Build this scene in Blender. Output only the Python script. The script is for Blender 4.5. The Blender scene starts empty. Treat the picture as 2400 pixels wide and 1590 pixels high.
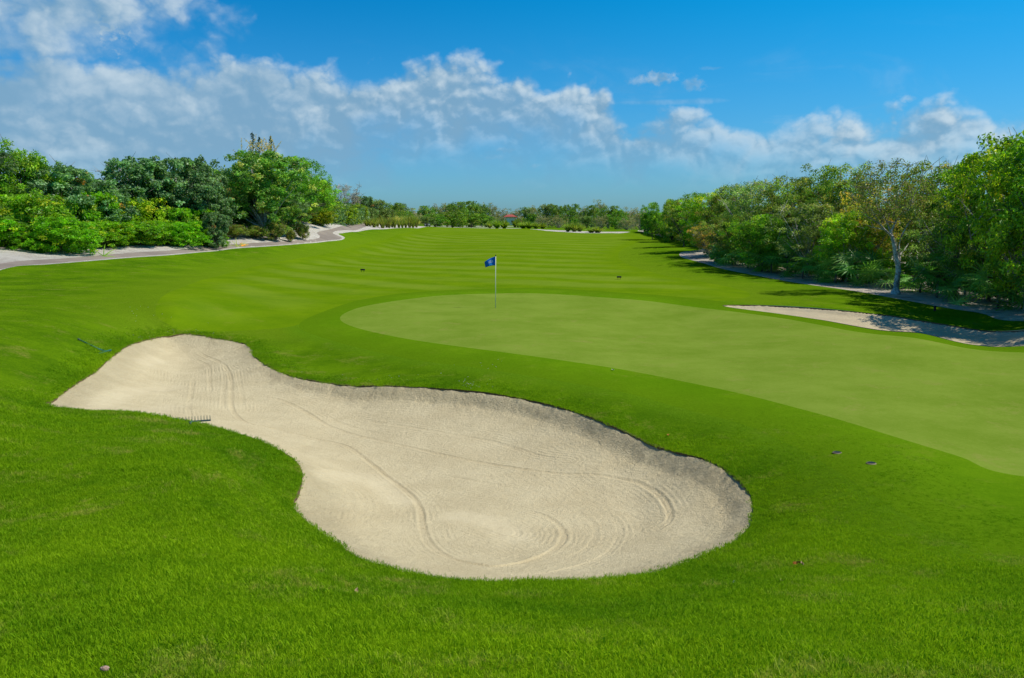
import bpy, math, random
import numpy as np
from mathutils import Vector, Matrix

S = bpy.context.scene
R = math.radians
# ------------------------------------------------------------------ camera
EZ = 3.6                      # eye height above the putting green
FPX = 1866.7                  # focal length in photograph pixels (28 mm on 36 mm, 2400 px)
HOR = 516.0                   # horizon row
PITCH = math.atan((795 - HOR) / FPX)
cam_d = bpy.data.cameras.new('camera'); cam = bpy.data.objects.new('camera', cam_d)
S.collection.objects.link(cam); S.camera = cam
cam_d.sensor_width = 36; cam_d.lens = 28; cam_d.clip_start = 0.1; cam_d.clip_end = 6000
cam.location = (0, 0, EZ); cam.rotation_euler = (math.pi/2 - PITCH, 0, 0)
S.render.resolution_x = 1024; S.render.resolution_y = 678

S.view_settings.view_transform = 'Standard'
try: S.view_settings.look = 'None'
except Exception: pass
S.view_settings.exposure = 0.0; S.view_settings.gamma = 1.0; S.view_settings.use_curve_mapping = False
S.cycles.max_bounces = 8; S.cycles.diffuse_bounces = 4; S.cycles.glossy_bounces = 2
S.cycles.transmission_bounces = 3; S.cycles.transparent_max_bounces = 8
S.cycles.use_denoising = True
S.cycles.sample_clamp_indirect = 4.0

SP, CP = math.sin(PITCH), math.cos(PITCH)
def ray(px, py):
    u = (np.asarray(px, float) - 1200)/FPX; v = (795 - np.asarray(py, float))/FPX
    return u, CP + v*SP, -SP + v*CP
def at(px, py, Y):
    """world point seen at a photograph pixel, Y metres ahead"""
    dx, dy, dz = ray(px, py)
    return dx*Y/dy, Y, EZ + dz*Y/dy

# ------------------------------------------------------------------ node helper
class NT:
    def __init__(s, tree): s.t = tree; s.n = tree.nodes; s.l = tree.links
    def new(s, typ, ins=None, **kw):
        nd = s.n.new(typ)
        for k, v in kw.items(): setattr(nd, k, v)
        for k, v in (ins or {}).items():
            sk = nd.inputs[k]
            if isinstance(v, bpy.types.NodeSocket): s.l.new(v, sk)
            else: sk.default_value = v
        return nd
    def m(s, op, a, b=None, c=None, clamp=False):
        nd = s.n.new('ShaderNodeMath'); nd.operation = op; nd.use_clamp = clamp
        for i, v in enumerate((a, b, c)):
            if v is None: continue
            if isinstance(v, bpy.types.NodeSocket): s.l.new(v, nd.inputs[i])
            else: nd.inputs[i].default_value = v
        return nd.outputs[0]
    def mix(s, f, a, b, mode='MIX'):
        nd = s.n.new('ShaderNodeMix'); nd.data_type = 'RGBA'; nd.blend_type = mode
        for i, v in ((0, f), (6, a), (7, b)):
            if isinstance(v, bpy.types.NodeSocket): s.l.new(v, nd.inputs[i])
            elif i == 0: nd.inputs[0].default_value = v
            else: nd.inputs[i].default_value = (*v, 1) if len(v) == 3 else v
        return nd.outputs[2]
    def sm(s, v, a, b, lo=0.0, hi=1.0):
        nd = s.n.new('ShaderNodeMapRange'); nd.interpolation_type = 'SMOOTHSTEP'
        s.l.new(v, nd.inputs[0])
        for i, q in ((1, a), (2, b), (3, lo), (4, hi)):
            if isinstance(q, bpy.types.NodeSocket): s.l.new(q, nd.inputs[i])
            else: nd.inputs[i].default_value = q
        return nd.outputs[0]
    def noise(s, vec, scale, detail=4, rough=0.5, dist=0.0):
        nd = s.new('ShaderNodeTexNoise', {'Scale': scale, 'Detail': detail, 'Roughness': rough, 'Distortion': dist})
        if vec is not None: s.l.new(vec, nd.inputs['Vector'])
        return nd.outputs['Fac']
    def comb(s, x, y, z=0.0):
        nd = s.n.new('ShaderNodeCombineXYZ')
        for i, v in enumerate((x, y, z)):
            if isinstance(v, bpy.types.NodeSocket): s.l.new(v, nd.inputs[i])
            else: nd.inputs[i].default_value = v
        return nd.outputs[0]

# ------------------------------------------------------------------ sun and sky
SUN_EL, SUN_AZ = R(54), R(95)       # azimuth clockwise from +Y (ahead): the sun stands high to the right
sdir = Vector((math.sin(SUN_AZ)*math.cos(SUN_EL), math.cos(SUN_AZ)*math.cos(SUN_EL), math.sin(SUN_EL)))
sl = bpy.data.lights.new('sun', 'SUN'); sun = bpy.data.objects.new('sun', sl); S.collection.objects.link(sun)
sl.energy = 4.6; sl.angle = R(0.5); sl.color = (1.0, 0.95, 0.87)
sun.location = (60, 10, 80); sun.rotation_euler = sdir.to_track_quat('Z', 'Y').to_euler()

W = bpy.data.worlds.new('World'); S.world = W; W.use_nodes = True
n = NT(W.node_tree); W.node_tree.nodes.clear()
sky = n.new('ShaderNodeTexSky', sky_type='NISHITA', sun_disc=False, sun_elevation=SUN_EL, sun_rotation=SUN_AZ,
            altitude=0, air_density=1.0, dust_density=0.6, ozone_density=2.0)
tc = n.new('ShaderNodeTexCoord')
sep = n.new('ShaderNodeSeparateXYZ', {0: tc.outputs['Generated']})
X_, Y_, Z_ = sep.outputs
az = n.m('ARCTAN2', X_, Y_)
el = n.m('ARCSINE', Z_)
def azel(px, py):
    dx, dy, dz = ray(px, py)
    return float(np.arctan2(dx, dy)), float(np.arctan2(dz, np.hypot(dx, dy)))
tops = [(-600,130),(-300,90),(0,108),(150,118),(350,122),(400,150),(550,138),(640,148),(740,166),(800,156),(860,170),(920,158),
        (950,138),(1050,126),(1160,152),(1230,175),(1290,208),(1340,174),(1410,184),(1440,232),(1500,262),(1600,265),(1750,297),
        (1900,282),(2000,252),(2080,243),(2130,253),(2170,243),(2280,238),(2340,262),(2400,272),(2700,240),(3100,300)]
A0, A1 = -1.0, 1.0
fc = n.n.new('ShaderNodeFloatCurve'); cm = fc.mapping; cv = cm.curves[0]
fb = n.n.new('ShaderNodeFloatCurve'); bm_ = fb.mapping; bv = bm_.curves[0]
bots = [(-600,450),(0,450),(300,445),(600,420),(800,360),(1000,315),(1200,315),(1400,345),(1600,360),(1800,375),(2100,390),(2400,410),(3000,410)]
def fill(curve, pts):
    q = []
    for px, py in pts:
        a, e = azel(px, py); q.append(((a - A0)/(A1 - A0), e*2))
    for i, (a, e) in enumerate(q):
        if i < 2: curve.points[i].location = (a, e)
        else: curve.points.new(a, e)
fill(cv, tops); fill(bv, bots); cm.update(); bm_.update()
an = n.m('MULTIPLY', n.m('SUBTRACT', az, A0), 1/(A1 - A0), clamp=True)
n.l.new(an, fc.inputs['Value']); n.l.new(an, fb.inputs['Value'])
ctop = n.m('MULTIPLY', fc.outputs[0], 0.5); cbot = n.m('MULTIPLY', fb.outputs[0], 0.5)
def relief(da, de):
    v0 = n.comb(n.m('ADD', n.m('MULTIPLY', az, 11.0), da), n.m('ADD', n.m('MULTIPLY', el, 13.5), de), 3.1)
    wv = n.new('ShaderNodeTexNoise', {'Vector': v0, 'Scale': 2.2, 'Detail': 4, 'Roughness': .55})
    vd = n.new('ShaderNodeVectorMath', {0: wv.outputs['Color'], 1: (.5, .5, .5)}, operation='SUBTRACT')
    vs = n.new('ShaderNodeVectorMath', {0: vd.outputs[0]}, operation='SCALE'); vs.inputs['Scale'].default_value = .55
    va = n.new('ShaderNodeVectorMath', {0: v0, 1: vs.outputs[0]}, operation='ADD').outputs[0]
    h = None
    for sc, am in ((1.4, .52), (3.5, .25), (8.5, .09)):
        vo = n.new('ShaderNodeTexVoronoi', {'Vector': va, 'Scale': sc, }, feature='F1')
        t = n.m('MULTIPLY', n.m('SUBTRACT', 1.0, vo.outputs['Distance']), am); h = t if h is None else n.m('ADD', h, t)
    return n.m('ADD', h, n.m('MULTIPLY', n.noise(v0, 4.0, 5, .6), .18)), v0
rel, cvec = relief(0, 0); rell, _ = relief(.05, .09)
nz1 = n.noise(cvec, 1.3, 5, 0.5, 0.1); nz2 = n.m('ADD', rel, -.08)
wob = n.m('ADD', n.m('MULTIPLY', n.m('SUBTRACT', nz1, 0.5), 0.030), n.m('MULTIPLY', n.m('SUBTRACT', rel, 0.56), 0.075))
dtop = n.m('ADD', n.m('SUBTRACT', ctop, el), wob)            # > 0 under the top edge
band = n.m('MULTIPLY', n.sm(dtop, -0.009, 0.020), n.sm(n.m('SUBTRACT', el, n.m('ADD', cbot, n.m('MULTIPLY', wob, 1.2))), -0.055, 0.05))
rgt = n.sm(az, -0.25, 0.30)                                   # band thins towards the right
band = n.m('MULTIPLY', band, n.sm(nz1, n.m('MULTIPLY', rgt, 0.30), 0.58, n.m('SUBTRACT', .92, n.m('MULTIPLY', rgt, .36)), 1.0))
den = band
nz3 = n.noise(cvec, 11.0, 5, 0.6, 0.3)
blobs = [(110,20,300,125,1.2),(255,45,60,70,1.15),(1545,183,42,16,.9),(1500,190,30,10,.5),(1620,197,26,15,.6),(1190,352,30,12,.5),(1160,368,40,9,.35),
         (770,353,60,13,.4),(480,350,28,18,.4),(385,358,60,12,.3),(1245,390,34,8,.3),(815,398,26,8,.25),(893,385,18,8,.25),
         (560,362,30,14,.3),(235,335,30,12,.35),(60,345,90,18,.35),(840,296,50,12,.45),(2125,232,22,8,.5),(1560,240,150,7,.3),(1670,160,25,4,.25)]
for (px, py, rx, ry, st) in blobs:
    a0, e0 = azel(px, py)
    u = n.m('DIVIDE', n.m('SUBTRACT', az, a0), rx/FPX*0.95); v = n.m('DIVIDE', n.m('SUBTRACT', el, e0), ry/FPX*0.95)
    r2 = n.m('ADD', n.m('MULTIPLY', u, u), n.m('MULTIPLY', v, v))
    k = n.m('ADD', n.m('SQRT', r2), n.m('MULTIPLY', n.m('SUBTRACT', rel, 0.54), -1.7) if rx > 80 else n.m('MULTIPLY', n.m('SUBTRACT', nz3, 0.5), -2.4))
    k = n.m('ADD', k, n.m('MULTIPLY', n.m('SUBTRACT', nz1, 0.5), -1.4))
    den = n.m('MAXIMUM', den, n.sm(k, 1.35, 0.15, 0.0, min(1.0, st*.85)))
thin = n.m('MULTIPLY', n.sm(n.noise(n.comb(n.m('MULTIPLY', az, 3.0), n.m('MULTIPLY', el, 9.0), 8.0), 2.2, 5, 0.6, 0.8), 0.50, 0.80), 0.22)
den = n.m('MAXIMUM', den, n.m('MULTIPLY', thin, n.sm(el, 0.23, 0.12)))
# relief: lit where the cloud thins towards the sun
gain = n.sm(az, -.42, -.05, .38, 1.0)
lit = n.m('MULTIPLY', n.m('MULTIPLY', n.m('SUBTRACT', rel, rell), 3.4), gain)
edge = n.sm(dtop, 0.065, 0.0)
shade = n.m('ADD', n.m('ADD', lit, n.m('MULTIPLY', edge, 0.42)), n.m('MULTIPLY', n.m('SUBTRACT', nz2, 0.5), 1.3))
big_ = n.noise(cvec, 0.75, 3, 0.5, 0.2)
shade = n.m('ADD', shade, n.sm(az, -0.5, 0.25, -0.08, 0.15)); shade = n.m('ADD', shade, n.m('MULTIPLY', n.m('SUBTRACT', big_, .5), 2.2))
shade = n.sm(shade, -0.35, 1.10)
ccol = n.mix(shade, (0.215, 0.39, 0.555), (0.60, 0.715, 0.79))
# clear sky: the physical sky, deepened as in the photograph
deepb = n.mix(n.sm(az, -.45, .45), (0.01, 0.86, 1.42), (0.0, 1.10, 1.66))
tint = n.mix(n.sm(el, -0.02, 0.29), (0.46, 0.95, 1.46), deepb)
tint = n.mix(n.sm(el, 0.26, 1.2), tint, (0.2, 0.65, 1.15))
SKYS = 0.085
skc = n.mix(1.0, sky.outputs[0], tint, 'MULTIPLY')
cl = n.mix(1.0, ccol, (1/SKYS, 1/SKYS, 1/SKYS), 'MULTIPLY')
final = n.mix(n.m('MULTIPLY', den, 0.90), skc, cl)
bg = n.new('ShaderNodeBackground', {'Color': final, 'Strength': SKYS})
wo = n.new('ShaderNodeOutputWorld', {'Surface': bg.outputs[0]})

# ------------------------------------------------------------------ object helpers
def tag(o, label=None, cat=None, group=None, kind=None):
    if label: o['label'] = label
    if cat: o['category'] = cat
    if group: o['group'] = group
    if kind: o['kind'] = kind
    return o
def npmesh(name, V, F, smooth=False, attrs=None, tint=None):
    """mesh from numpy arrays; F is an (n,3) or (n,4) array or a list of them"""
    me = bpy.data.meshes.new(name)
    Fs = F if isinstance(F, list) else [F]
    Fs = [f for f in Fs if len(f)]
    me.vertices.add(len(V)); me.vertices.foreach_set('co', np.ascontiguousarray(V[:, :3], dtype=np.float32).ravel())
    tot = np.concatenate([np.full(len(f), f.shape[1]) for f in Fs]); flat = np.concatenate([f.ravel() for f in Fs])
    me.loops.add(len(flat)); me.loops.foreach_set('vertex_index', flat.astype(np.int32))
    st = np.concatenate([[0], np.cumsum(tot)[:-1]])
    me.polygons.add(len(tot)); me.polygons.foreach_set('loop_start', st.astype(np.int32))
    me.polygons.foreach_set('loop_total', tot.astype(np.int32))
    me.polygons.foreach_set('use_smooth', np.full(len(tot), smooth))
    for k, v in (attrs or {}).items():
        a = me.attributes.new(k, 'FLOAT', 'POINT'); a.data.foreach_set('value', np.ascontiguousarray(v, dtype=np.float32))
    if tint is not None:
        a = me.attributes.new('tint', 'FLOAT_COLOR', 'POINT')
        c = np.ones((len(V), 4), np.float32); c[:, :3] = tint; a.data.foreach_set('color', c.ravel())
    me.update(calc_edges=True)
    return me
def link(name, me, mat=None, parent=None, loc=None):
    o = bpy.data.objects.new(name, me); S.collection.objects.link(o)
    if mat and not me.materials: me.materials.append(mat)
    if parent: o.parent = parent
    if loc is not None: o.location = loc
    return o
def empty(name, loc, rz=0):
    o = bpy.data.objects.new(name, None); S.collection.objects.link(o); o.location = loc; o.rotation_euler = (0, 0, rz)
    o.empty_display_size = 0.2
    return o
class MB:
    """collects simple solids into one mesh"""
    def __init__(s): s.v = []; s.f = []
    def box(s, c, d, rz=0):
        b = len(s.v); cs, sn = math.cos(rz), math.sin(rz)
        for sx in (-1, 1):
            for sy in (-1, 1):
                for sz in (-1, 1):
                    x, y = sx*d[0]/2, sy*d[1]/2
                    s.v.append((c[0] + x*cs - y*sn, c[1] + x*sn + y*cs, c[2] + sz*d[2]/2))
        s.f += [tuple(b + i for i in q) for q in ((0,1,3,2),(4,6,7,5),(0,4,5,1),(2,3,7,6),(0,2,6,4),(1,5,7,3))]
        return s
    def tube(s, pts, rs, n_=8, cap=True):
        b = len(s.v); pts = [Vector(p) for p in pts]
        if not hasattr(rs, '__len__'): rs = [rs]*len(pts)
        for i, p in enumerate(pts):
            d = (pts[min(i+1, len(pts)-1)] - pts[max(i-1, 0)]).normalized()
            a = d.orthogonal().normalized() if abs(d.z) < 0.999 else Vector((1, 0, 0))
            if abs(d.z) < 0.999: a = d.cross(Vector((0, 0, 1))).normalized()
            q = d.cross(a)
            for k in range(n_):
                t = 2*math.pi*k/n_; s.v.append(tuple(p + (a*math.cos(t) + q*math.sin(t))*rs[i]))
        for i in range(len(pts)-1):
            for k in range(n_):
                k2 = (k+1) % n_
                s.f.append((b+i*n_+k, b+i*n_+k2, b+(i+1)*n_+k2, b+(i+1)*n_+k))
        if cap:
            s.f.append(tuple(b+k for k in range(n_))[::-1]); e = b+(len(pts)-1)*n_
            s.f.append(tuple(e+k for k in range(n_)))
        return s
    def poly(s, vs, fs):
        b = len(s.v); s.v += [tuple(v) for v in vs]; s.f += [tuple(b+i for i in f) for f in fs]; return s
    def mesh(s, name, smooth=False):
        me = bpy.data.meshes.new(name); me.from_pydata(s.v, [], s.f)
        if smooth: me.polygons.foreach_set('use_smooth', [True]*len(me.polygons))
        me.update(); return me
    def build(s, name, mat, parent=None, smooth=False): return link(name, s.mesh(name, smooth), mat, parent)

# ------------------------------------------------------------------ terrain heights
CTRL = [  # photograph pixel and distance ahead
 (1160,1590,2.9),(0,1590,2.95),(2400,1590,2.9),(600,1590,2.9),(1800,1590,2.9),
 (1160,1450,4.6),(0,1400,4.3),(2400,1430,4.5),(600,1430,4.3),(1800,1440,4.7),
 (0,1200,7.0),(300,1200,6.9),(500,1250,6.6),(500,1100,9.0),(250,1050,9.6),
 (0,950,12.0),(100,990,11.8),(2400,1300,7.0),(2100,1330,6.7),(1900,1250,8.3),(2200,1200,8.6),(2000,1100,10.6),(2400,1115,10.6),
 # bunker rim
 (105,948,14.6),(300,965,14.3),(440,988,13.8),(600,1030,12.9),(700,1090,11.8),(690,1180,10.4),(850,1310,8.0),(1250,1362,7.0),
 (1600,1320,7.8),(1765,1200,10.2),(1650,1085,12.2),(1430,985,14.9),(1160,920,17.5),(900,900,18.9),(690,880,20.3),(595,830,23.2),
 (560,800,25.6),(400,790,26.4),(330,805,24.3),(240,860,19.6),
 # bunker floor (before the lip cut)
 (400,900,19.6),(300,860,20.6),(500,850,22.6),(600,950,17.6),(850,950,17.6),(850,1050,14.4),(1100,1100,13.1),(1250,1250,10.1),
 (1500,1150,11.9),(1400,1060,13.6),(1000,1250,9.9),(1600,1220,10.2),(1150,1000,15.4),
 # bank and green
 (1160,870,19.4),(1160,823,21.8),(1600,1010,14.1),(1600,930,16.6),(797,748,29.0),(1850,1060,12.1),(2100,1030,12.4),
 (1160,723,32.3),(1240,690,38.0),(1700,850,20.6),(2050,880,18.3),(2400,960,15.1),(1600,760,29.3),(2000,800,23.4),(2400,830,21.2),
 (1500,704,35.8),(1700,728,32.0),(900,860,20.9),(700,830,23.6),
 # right bunker rims and floor
 (2400,811,22.6),(2157,780,25.4),(1938,752,28.4),(1700,718,33.2),(2400,776,26.6),(2100,741,30.4),
 (2300,800,25.9),(2100,765,28.7),
 # right rough and wood edge
 (2400,742,31.0),(2105,690,39.0),(1900,655,47.5),(1700,620,60),(1600,590,77),(1640,570,98),(1500,549,137),
 (1800,690,38.5),(1500,660,46),(1500,600,75),(1500,570,104),(1400,541,158),
 # left rough, path and bank
 (0,635,42),(0,700,28),(0,800,18.5),(300,700,30),(400,750,27),(200,800,21),(600,700,34),(600,760,28),(800,640,52),(800,700,35.5),
 (250,602,52),(500,582,66),(740,570,80),(800,560,90),(838,546,108),(880,536,122),(950,532.5,150),
 (0,592,48.5),(110,586,53),(300,573,60),(440,568,66),(560,554,73),(650,550,79),(705,547,82),(755,537,93),(800,529,108),(850,522,135),(900,523,160),(-400,640,36),
 # fairway
 (1160,660,46),(1160,620,62),(1160,580,88),(1160,560,115),(1160,541,165),(1100,537,185),
]
P = []
for px, py, Y in CTRL:
    x, y, z = at(px, py, Y); P.append((x, y, z))
for Y in (260, 420, 800, 1600):
    for t in (-1.1, -.5, 0, .5, 1.1): P.append((t*Y*.8, Y, {260: 1.35, 420: 1.5, 800: 1.6, 1600: 1.6}[Y]))
for Y, t, z in ((60,-1.1,2.3),(60,1.1,.9),(110,-.9,2.6),(110,.9,1.3),(170,-.6,2.4),(170,.6,1.5),(35,1.1,.1),(20,1.1,.3),(20,-1.1,1.3),(35,-1.1,1.6),
                (0,-3,2.1),(0,0,1.9),(0,3,2.0),(-2,-3,2.0),(-2,0,1.9),(-2,3,2.0),(5,-1.3,2.0),(5,1.3,1.4)):
    P.append((t*Y if Y > 4 else t, Y, z))
P = np.array(P)
def uv(x, y): return np.stack([x/(y + 6)*2.2, np.log(y + 4)], -1)
def kern(r2): return 0.5*r2*np.log(r2 + 1e-12)
Q = uv(P[:, 0], P[:, 1]); nP = len(P)
K = kern(((Q[:, None] - Q[None])**2).sum(-1)) + np.eye(nP)*4e-4
T = np.hstack([np.ones((nP, 1)), Q])
Amat = np.block([[K, T], [T.T, np.zeros((3, 3))]])
wts = np.linalg.solve(Amat, np.concatenate([P[:, 2], np.zeros(3)]))
def H0(x, y):
    x = np.atleast_1d(np.asarray(x, float)); y = np.atleast_1d(np.asarray(y, float)); out = np.empty(x.shape)
    q = uv(x.ravel(), y.ravel()); o = np.empty(len(q))
    for i in range(0, len(q), 40000):
        b = q[i:i+40000]
        d2 = ((b[:, None, :] - Q[None])**2).sum(-1)
        o[i:i+40000] = kern(d2) @ wts[:nP] + wts[nP] + b @ wts[nP+1:]
    return o.reshape(x.shape)
YS = np.concatenate([np.geomspace(2, 400, 900)])
def hit(px, py):
    """where the ray through a photograph pixel first meets the ground"""
    dx, dy, dz = ray(px, py)
    z = EZ + dz*YS/dy; g = H0(dx*YS/dy, YS); k = np.argmax(z < g)
    if not (z < g).any(): k = len(YS) - 1
    a, b = z[k-1]-g[k-1], z[k]-g[k]; f = a/(a-b) if a > b else 1
    Y = YS[k-1] + (YS[k]-YS[k-1])*min(max(f, 0), 1)
    return float(dx*Y/dy), float(Y)
def spline(pts, closed=True, step=0.12, n_=None):
    p = np.array(pts, float); m = len(p); out = []
    rng_ = range(m if closed else m-1)
    for i in rng_:
        if closed: a, b, c, d = p[(i-1) % m], p[i], p[(i+1) % m], p[(i+2) % m]
        else: a, b, c, d = p[max(i-1, 0)], p[i], p[i+1], p[min(i+2, m-1)]
        k = n_ or 8
        for j in range(k):
            t = j/k
            out.append(0.5*((2*b) + (c-a)*t + (2*a-5*b+4*c-d)*t*t + (-a+3*b-3*c+d)*t**3))
    if not closed: out.append(p[-1])
    return np.array(out)
def world(pts):
    """pixels (px,py), pixels with distance (px,py,Y) or ('w',X,Y) to plan points"""
    o = []
    for p in pts:
        if p[0] == 'w': o.append((p[1], p[2]))
        elif len(p) == 3: o.append(at(*p)[:2])
        else: o.append(hit(*p))
    return [(float(a), float(b)) for a, b in o]
def segdist(x, y, poly, closed=True):
    a = poly; b = np.roll(poly, -1, 0) if closed else poly[1:]
    if not closed: a = poly[:-1]
    best = np.full(len(x), 1e9); inside = np.zeros(len(x), bool)
    for (ax, ay), (bx, by) in zip(a, b):
        vx, vy = bx-ax, by-ay; L = vx*vx + vy*vy + 1e-12
        t = np.clip(((x-ax)*vx + (y-ay)*vy)/L, 0, 1)
        d = (x-ax-t*vx)**2 + (y-ay-t*vy)**2
        np.minimum(best, d, out=best)
        if closed:
            c = ((ay > y) != (by > y))
            if c.any(): inside ^= c & (x < (bx-ax)*(y-ay)/(by-ay + 1e-15) + ax)
    d = np.sqrt(best)
    return np.where(inside, -d, d) if closed else d
def sdf(x, y, poly, pad=6.0):
    """signed distance, exact near the outline only"""
    lo = poly.min(0) - pad; hi = poly.max(0) + pad
    m = (x > lo[0]) & (x < hi[0]) & (y > lo[1]) & (y < hi[1])
    out = np.full(len(x), pad); out[m] = np.minimum(segdist(x[m], y[m], poly), pad)
    return out

# ------------------------------------------------------------------ outlines of the zones
BUNK = spline(world([(105,948,14.6),(200,956,14.45),(300,965,14.3),(440,988,13.8),(530,1008,13.3),(600,1030,12.9),(660,1056,12.3),(700,1088,11.8),
   (708,1120,11.3),(694,1160,10.7),(688,1200,10.15),(715,1240,9.5),(770,1278,8.75),(850,1312,7.95),(950,1337,7.4),(1100,1357,7.05),(1250,1364,7.0),
   (1400,1362,7.05),(1500,1350,7.25),(1600,1328,7.7),(1690,1294,8.4),(1745,1250,9.2),(1766,1205,10.05),(1755,1160,10.9),(1710,1115,11.7),
   (1650,1078,12.4),(1550,1034,13.4),(1430,990,14.7),(1300,948,16.2),(1160,921,17.4),(1030,908,18.2),(900,902,18.8),(790,897,19.4),(690,882,20.2),(630,858,21.6),
   (597,835,23.0),(590,812,24.4),(565,800,25.4),(500,793,26.2),(430,790,26.5),(365,795,25.8),(310,815,23.7),(270,840,21.3),(225,872,19.0),(165,910,16.7),(125,938,15.2)]), n_=6)
RBUNK = spline(world([(1695,717,33.4),(1800,718,33.2),(1950,727,31.8),(2100,740,30.4),(2250,755,29.0),(2400,776,26.8),('w',19.5,25.2),('w',20.5,23),('w',18.5,20.8),
   (2400,811,22.6),(2280,798,23.9),(2157,780,25.4),(2040,765,26.9),(1938,752,28.4),(1810,734,30.8)]), n_=8)
GREEN = spline(world([(797,748),(812,732),(860,716),(950,702),(1070,691),(1240,687),(1400,693,37.0),(1530,704,35.4),(1650,720,33.0),(1800,743,29.9),(2000,775,25.9),
   (2200,803,23.3),(2400,827,21.4),('w',17.5,18.5),('w',17.8,14.5),('w',14,11.2),('w',10,9.6),(2400,1118),(2250,1072),(2100,1026),(1900,965),(1700,914),(1500,874),(1300,843),
   (1150,822),(1000,802),(880,781),(820,764)]), n_=8)
COLLAR = spline(world([(700,765),(760,730),(860,700),(1000,684),(1240,674),(1450,682,39),(1600,698,37),(1700,716,34.6),(1830,738,30.6),(2010,765,27.0),
   (2200,795,24.2),(2400,817,22.2),('w',18.8,18.5),('w',19.3,14),('w',15,9.6),('w',9,7.0),(2400,1303),(2266,1267),(2165,1230),(2050,1163),(1936,1090),(1860,1047),(1707,985),(1500,930),(1300,893),
   (1150,868),(1000,848),(880,825),(780,800)]), n_=8)
FAIR = spline(world([(395,760),(365,722),(410,680),(500,650),(620,620),(740,600),(860,570),(930,551),(965,540,128),(985,533,148),(1000,530,175),('w',-20,200),('w',-4,206),(1215,530,206),(1250,530,185),(1285,530,160),(1330,530,147),(1390,530,140.5),(1440,530,141),(1475,530,136),(1500,530,122),(1490,570),(1452,590),(1462,615),(1540,642),
   (1650,662),(1740,680),(1755,695),(1700,705),(1600,705),(1450,690),(1240,680),(1000,690),(850,706),(750,735),(690,764),(560,775),(470,776)]), n_=8)
PATH = spline(world([(-250,672),(0,632),(120,617),(260,606),(400,596),(520,585),(620,576),(720,569),(790,562),(803,556),(780,548),(790,541),(820,536,106),(850,530,118),(880,526,138),(905,524,175),(900,519,200),
   (860,521,170),(820,526),(775,537),(742,546),(752,556),(720,562),(600,569),(500,577),(400,587),(260,597),(120,607),(0,618),(-250,650)]), n_=6)
WASTE = spline(world([(-250,690),(0,634),(120,619),(260,608),(400,598),(520,587),(620,578),(720,571),(793,564),(808,556),(783,548),(800,543,96),(840,538,110),(868,534,118),(900,533,124),(930,532,134),(960,530,147),(990,528,160),('w',-24,230),
   ('w',-50,260),('w',-75,230),('w',-80,160),('w',-75,110),('w',-65,80),('w',-60,55),('w',-48,42)]), n_=6)
DIRT = spline(world([('w',24,26),(2400,753),(2300,734),(2200,718),(2105,701),(2000,683),(1900,668),(1800,651),(1700,632),(1640,615),(1600,604),(1592,596),(1600,590),(1625,588),(1648,583),(1640,574),
   (1600,565),(1540,552),('w',26,165),('w',40,190),('w',75,190),('w',70,90),('w',55,45),('w',38,26)]), n_=6)
FARS = [spline([(-26,214),(-14,210),(-4,212),(4,216),(2,221),(-6,226),(-14,230),(-30,236),(-42,232),(-38,222)], n_=6),
        spline([(-26,268),(-6,272),(3,290),(-8,296),(-30,292)], n_=6),
        spline(world([(1240,530,200),(1262,530,178),(1290,530,157),(1330,530,144.5),(1390,530,138.5),(1450,530,140),(1478,530,150),(1440,530,150),(1390,530,151),(1320,530,165)]), n_=6)]

# ------------------------------------------------------------------ ground grid, cut into zones
NR, NC = 640, 520
rows = np.concatenate([np.linspace(-2, 2, 12)[:-1], np.geomspace(2, 60, 430), np.geomspace(60, 3000, NR-441+1)[1:]])
NR = len(rows)
tcol = np.linspace(-1, 1, NC)
GX = tcol[None, :]*(0.80*rows[:, None] + 5.0 + np.clip(rows[:, None]-60, 0, 60)*.3); GY = np.repeat(rows[:, None], NC, 1)
gx, gy = GX.ravel(), GY.ravel(); gz = H0(gx, gy)
gz += 0.02*np.sin(gx*.55+1.3)*np.sin(gy*.43)*np.clip(gy/30, 0, 1)
fields = {}
fields['bunk'] = sdf(gx, gy, BUNK); fields['rbunk'] = sdf(gx, gy, RBUNK); fields['green'] = sdf(gx, gy, GREEN); fields['collar'] = sdf(gx, gy, COLLAR)
fields['fair'] = sdf(gx, gy, FAIR); fields['path'] = sdf(gx, gy, PATH); fields['waste'] = sdf(gx, gy, WASTE); fields['dirt'] = sdf(gx, gy, DIRT)
fars = np.minimum.reduce([sdf(gx, gy, f) for f in FARS]); fields['fars'] = fars
names = list(fields); M = np.column_stack([gx, gy, gz] + [fields[k] for k in names])
idx = np.arange(NR*NC).reshape(NR, NC)
a, b, c, d = idx[:-1, :-1].ravel(), idx[:-1, 1:].ravel(), idx[1:, 1:].ravel(), idx[1:, :-1].ravel()
TRI = np.concatenate([np.stack([a, b, c], 1), np.stack([a, c, d], 1)])
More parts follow.
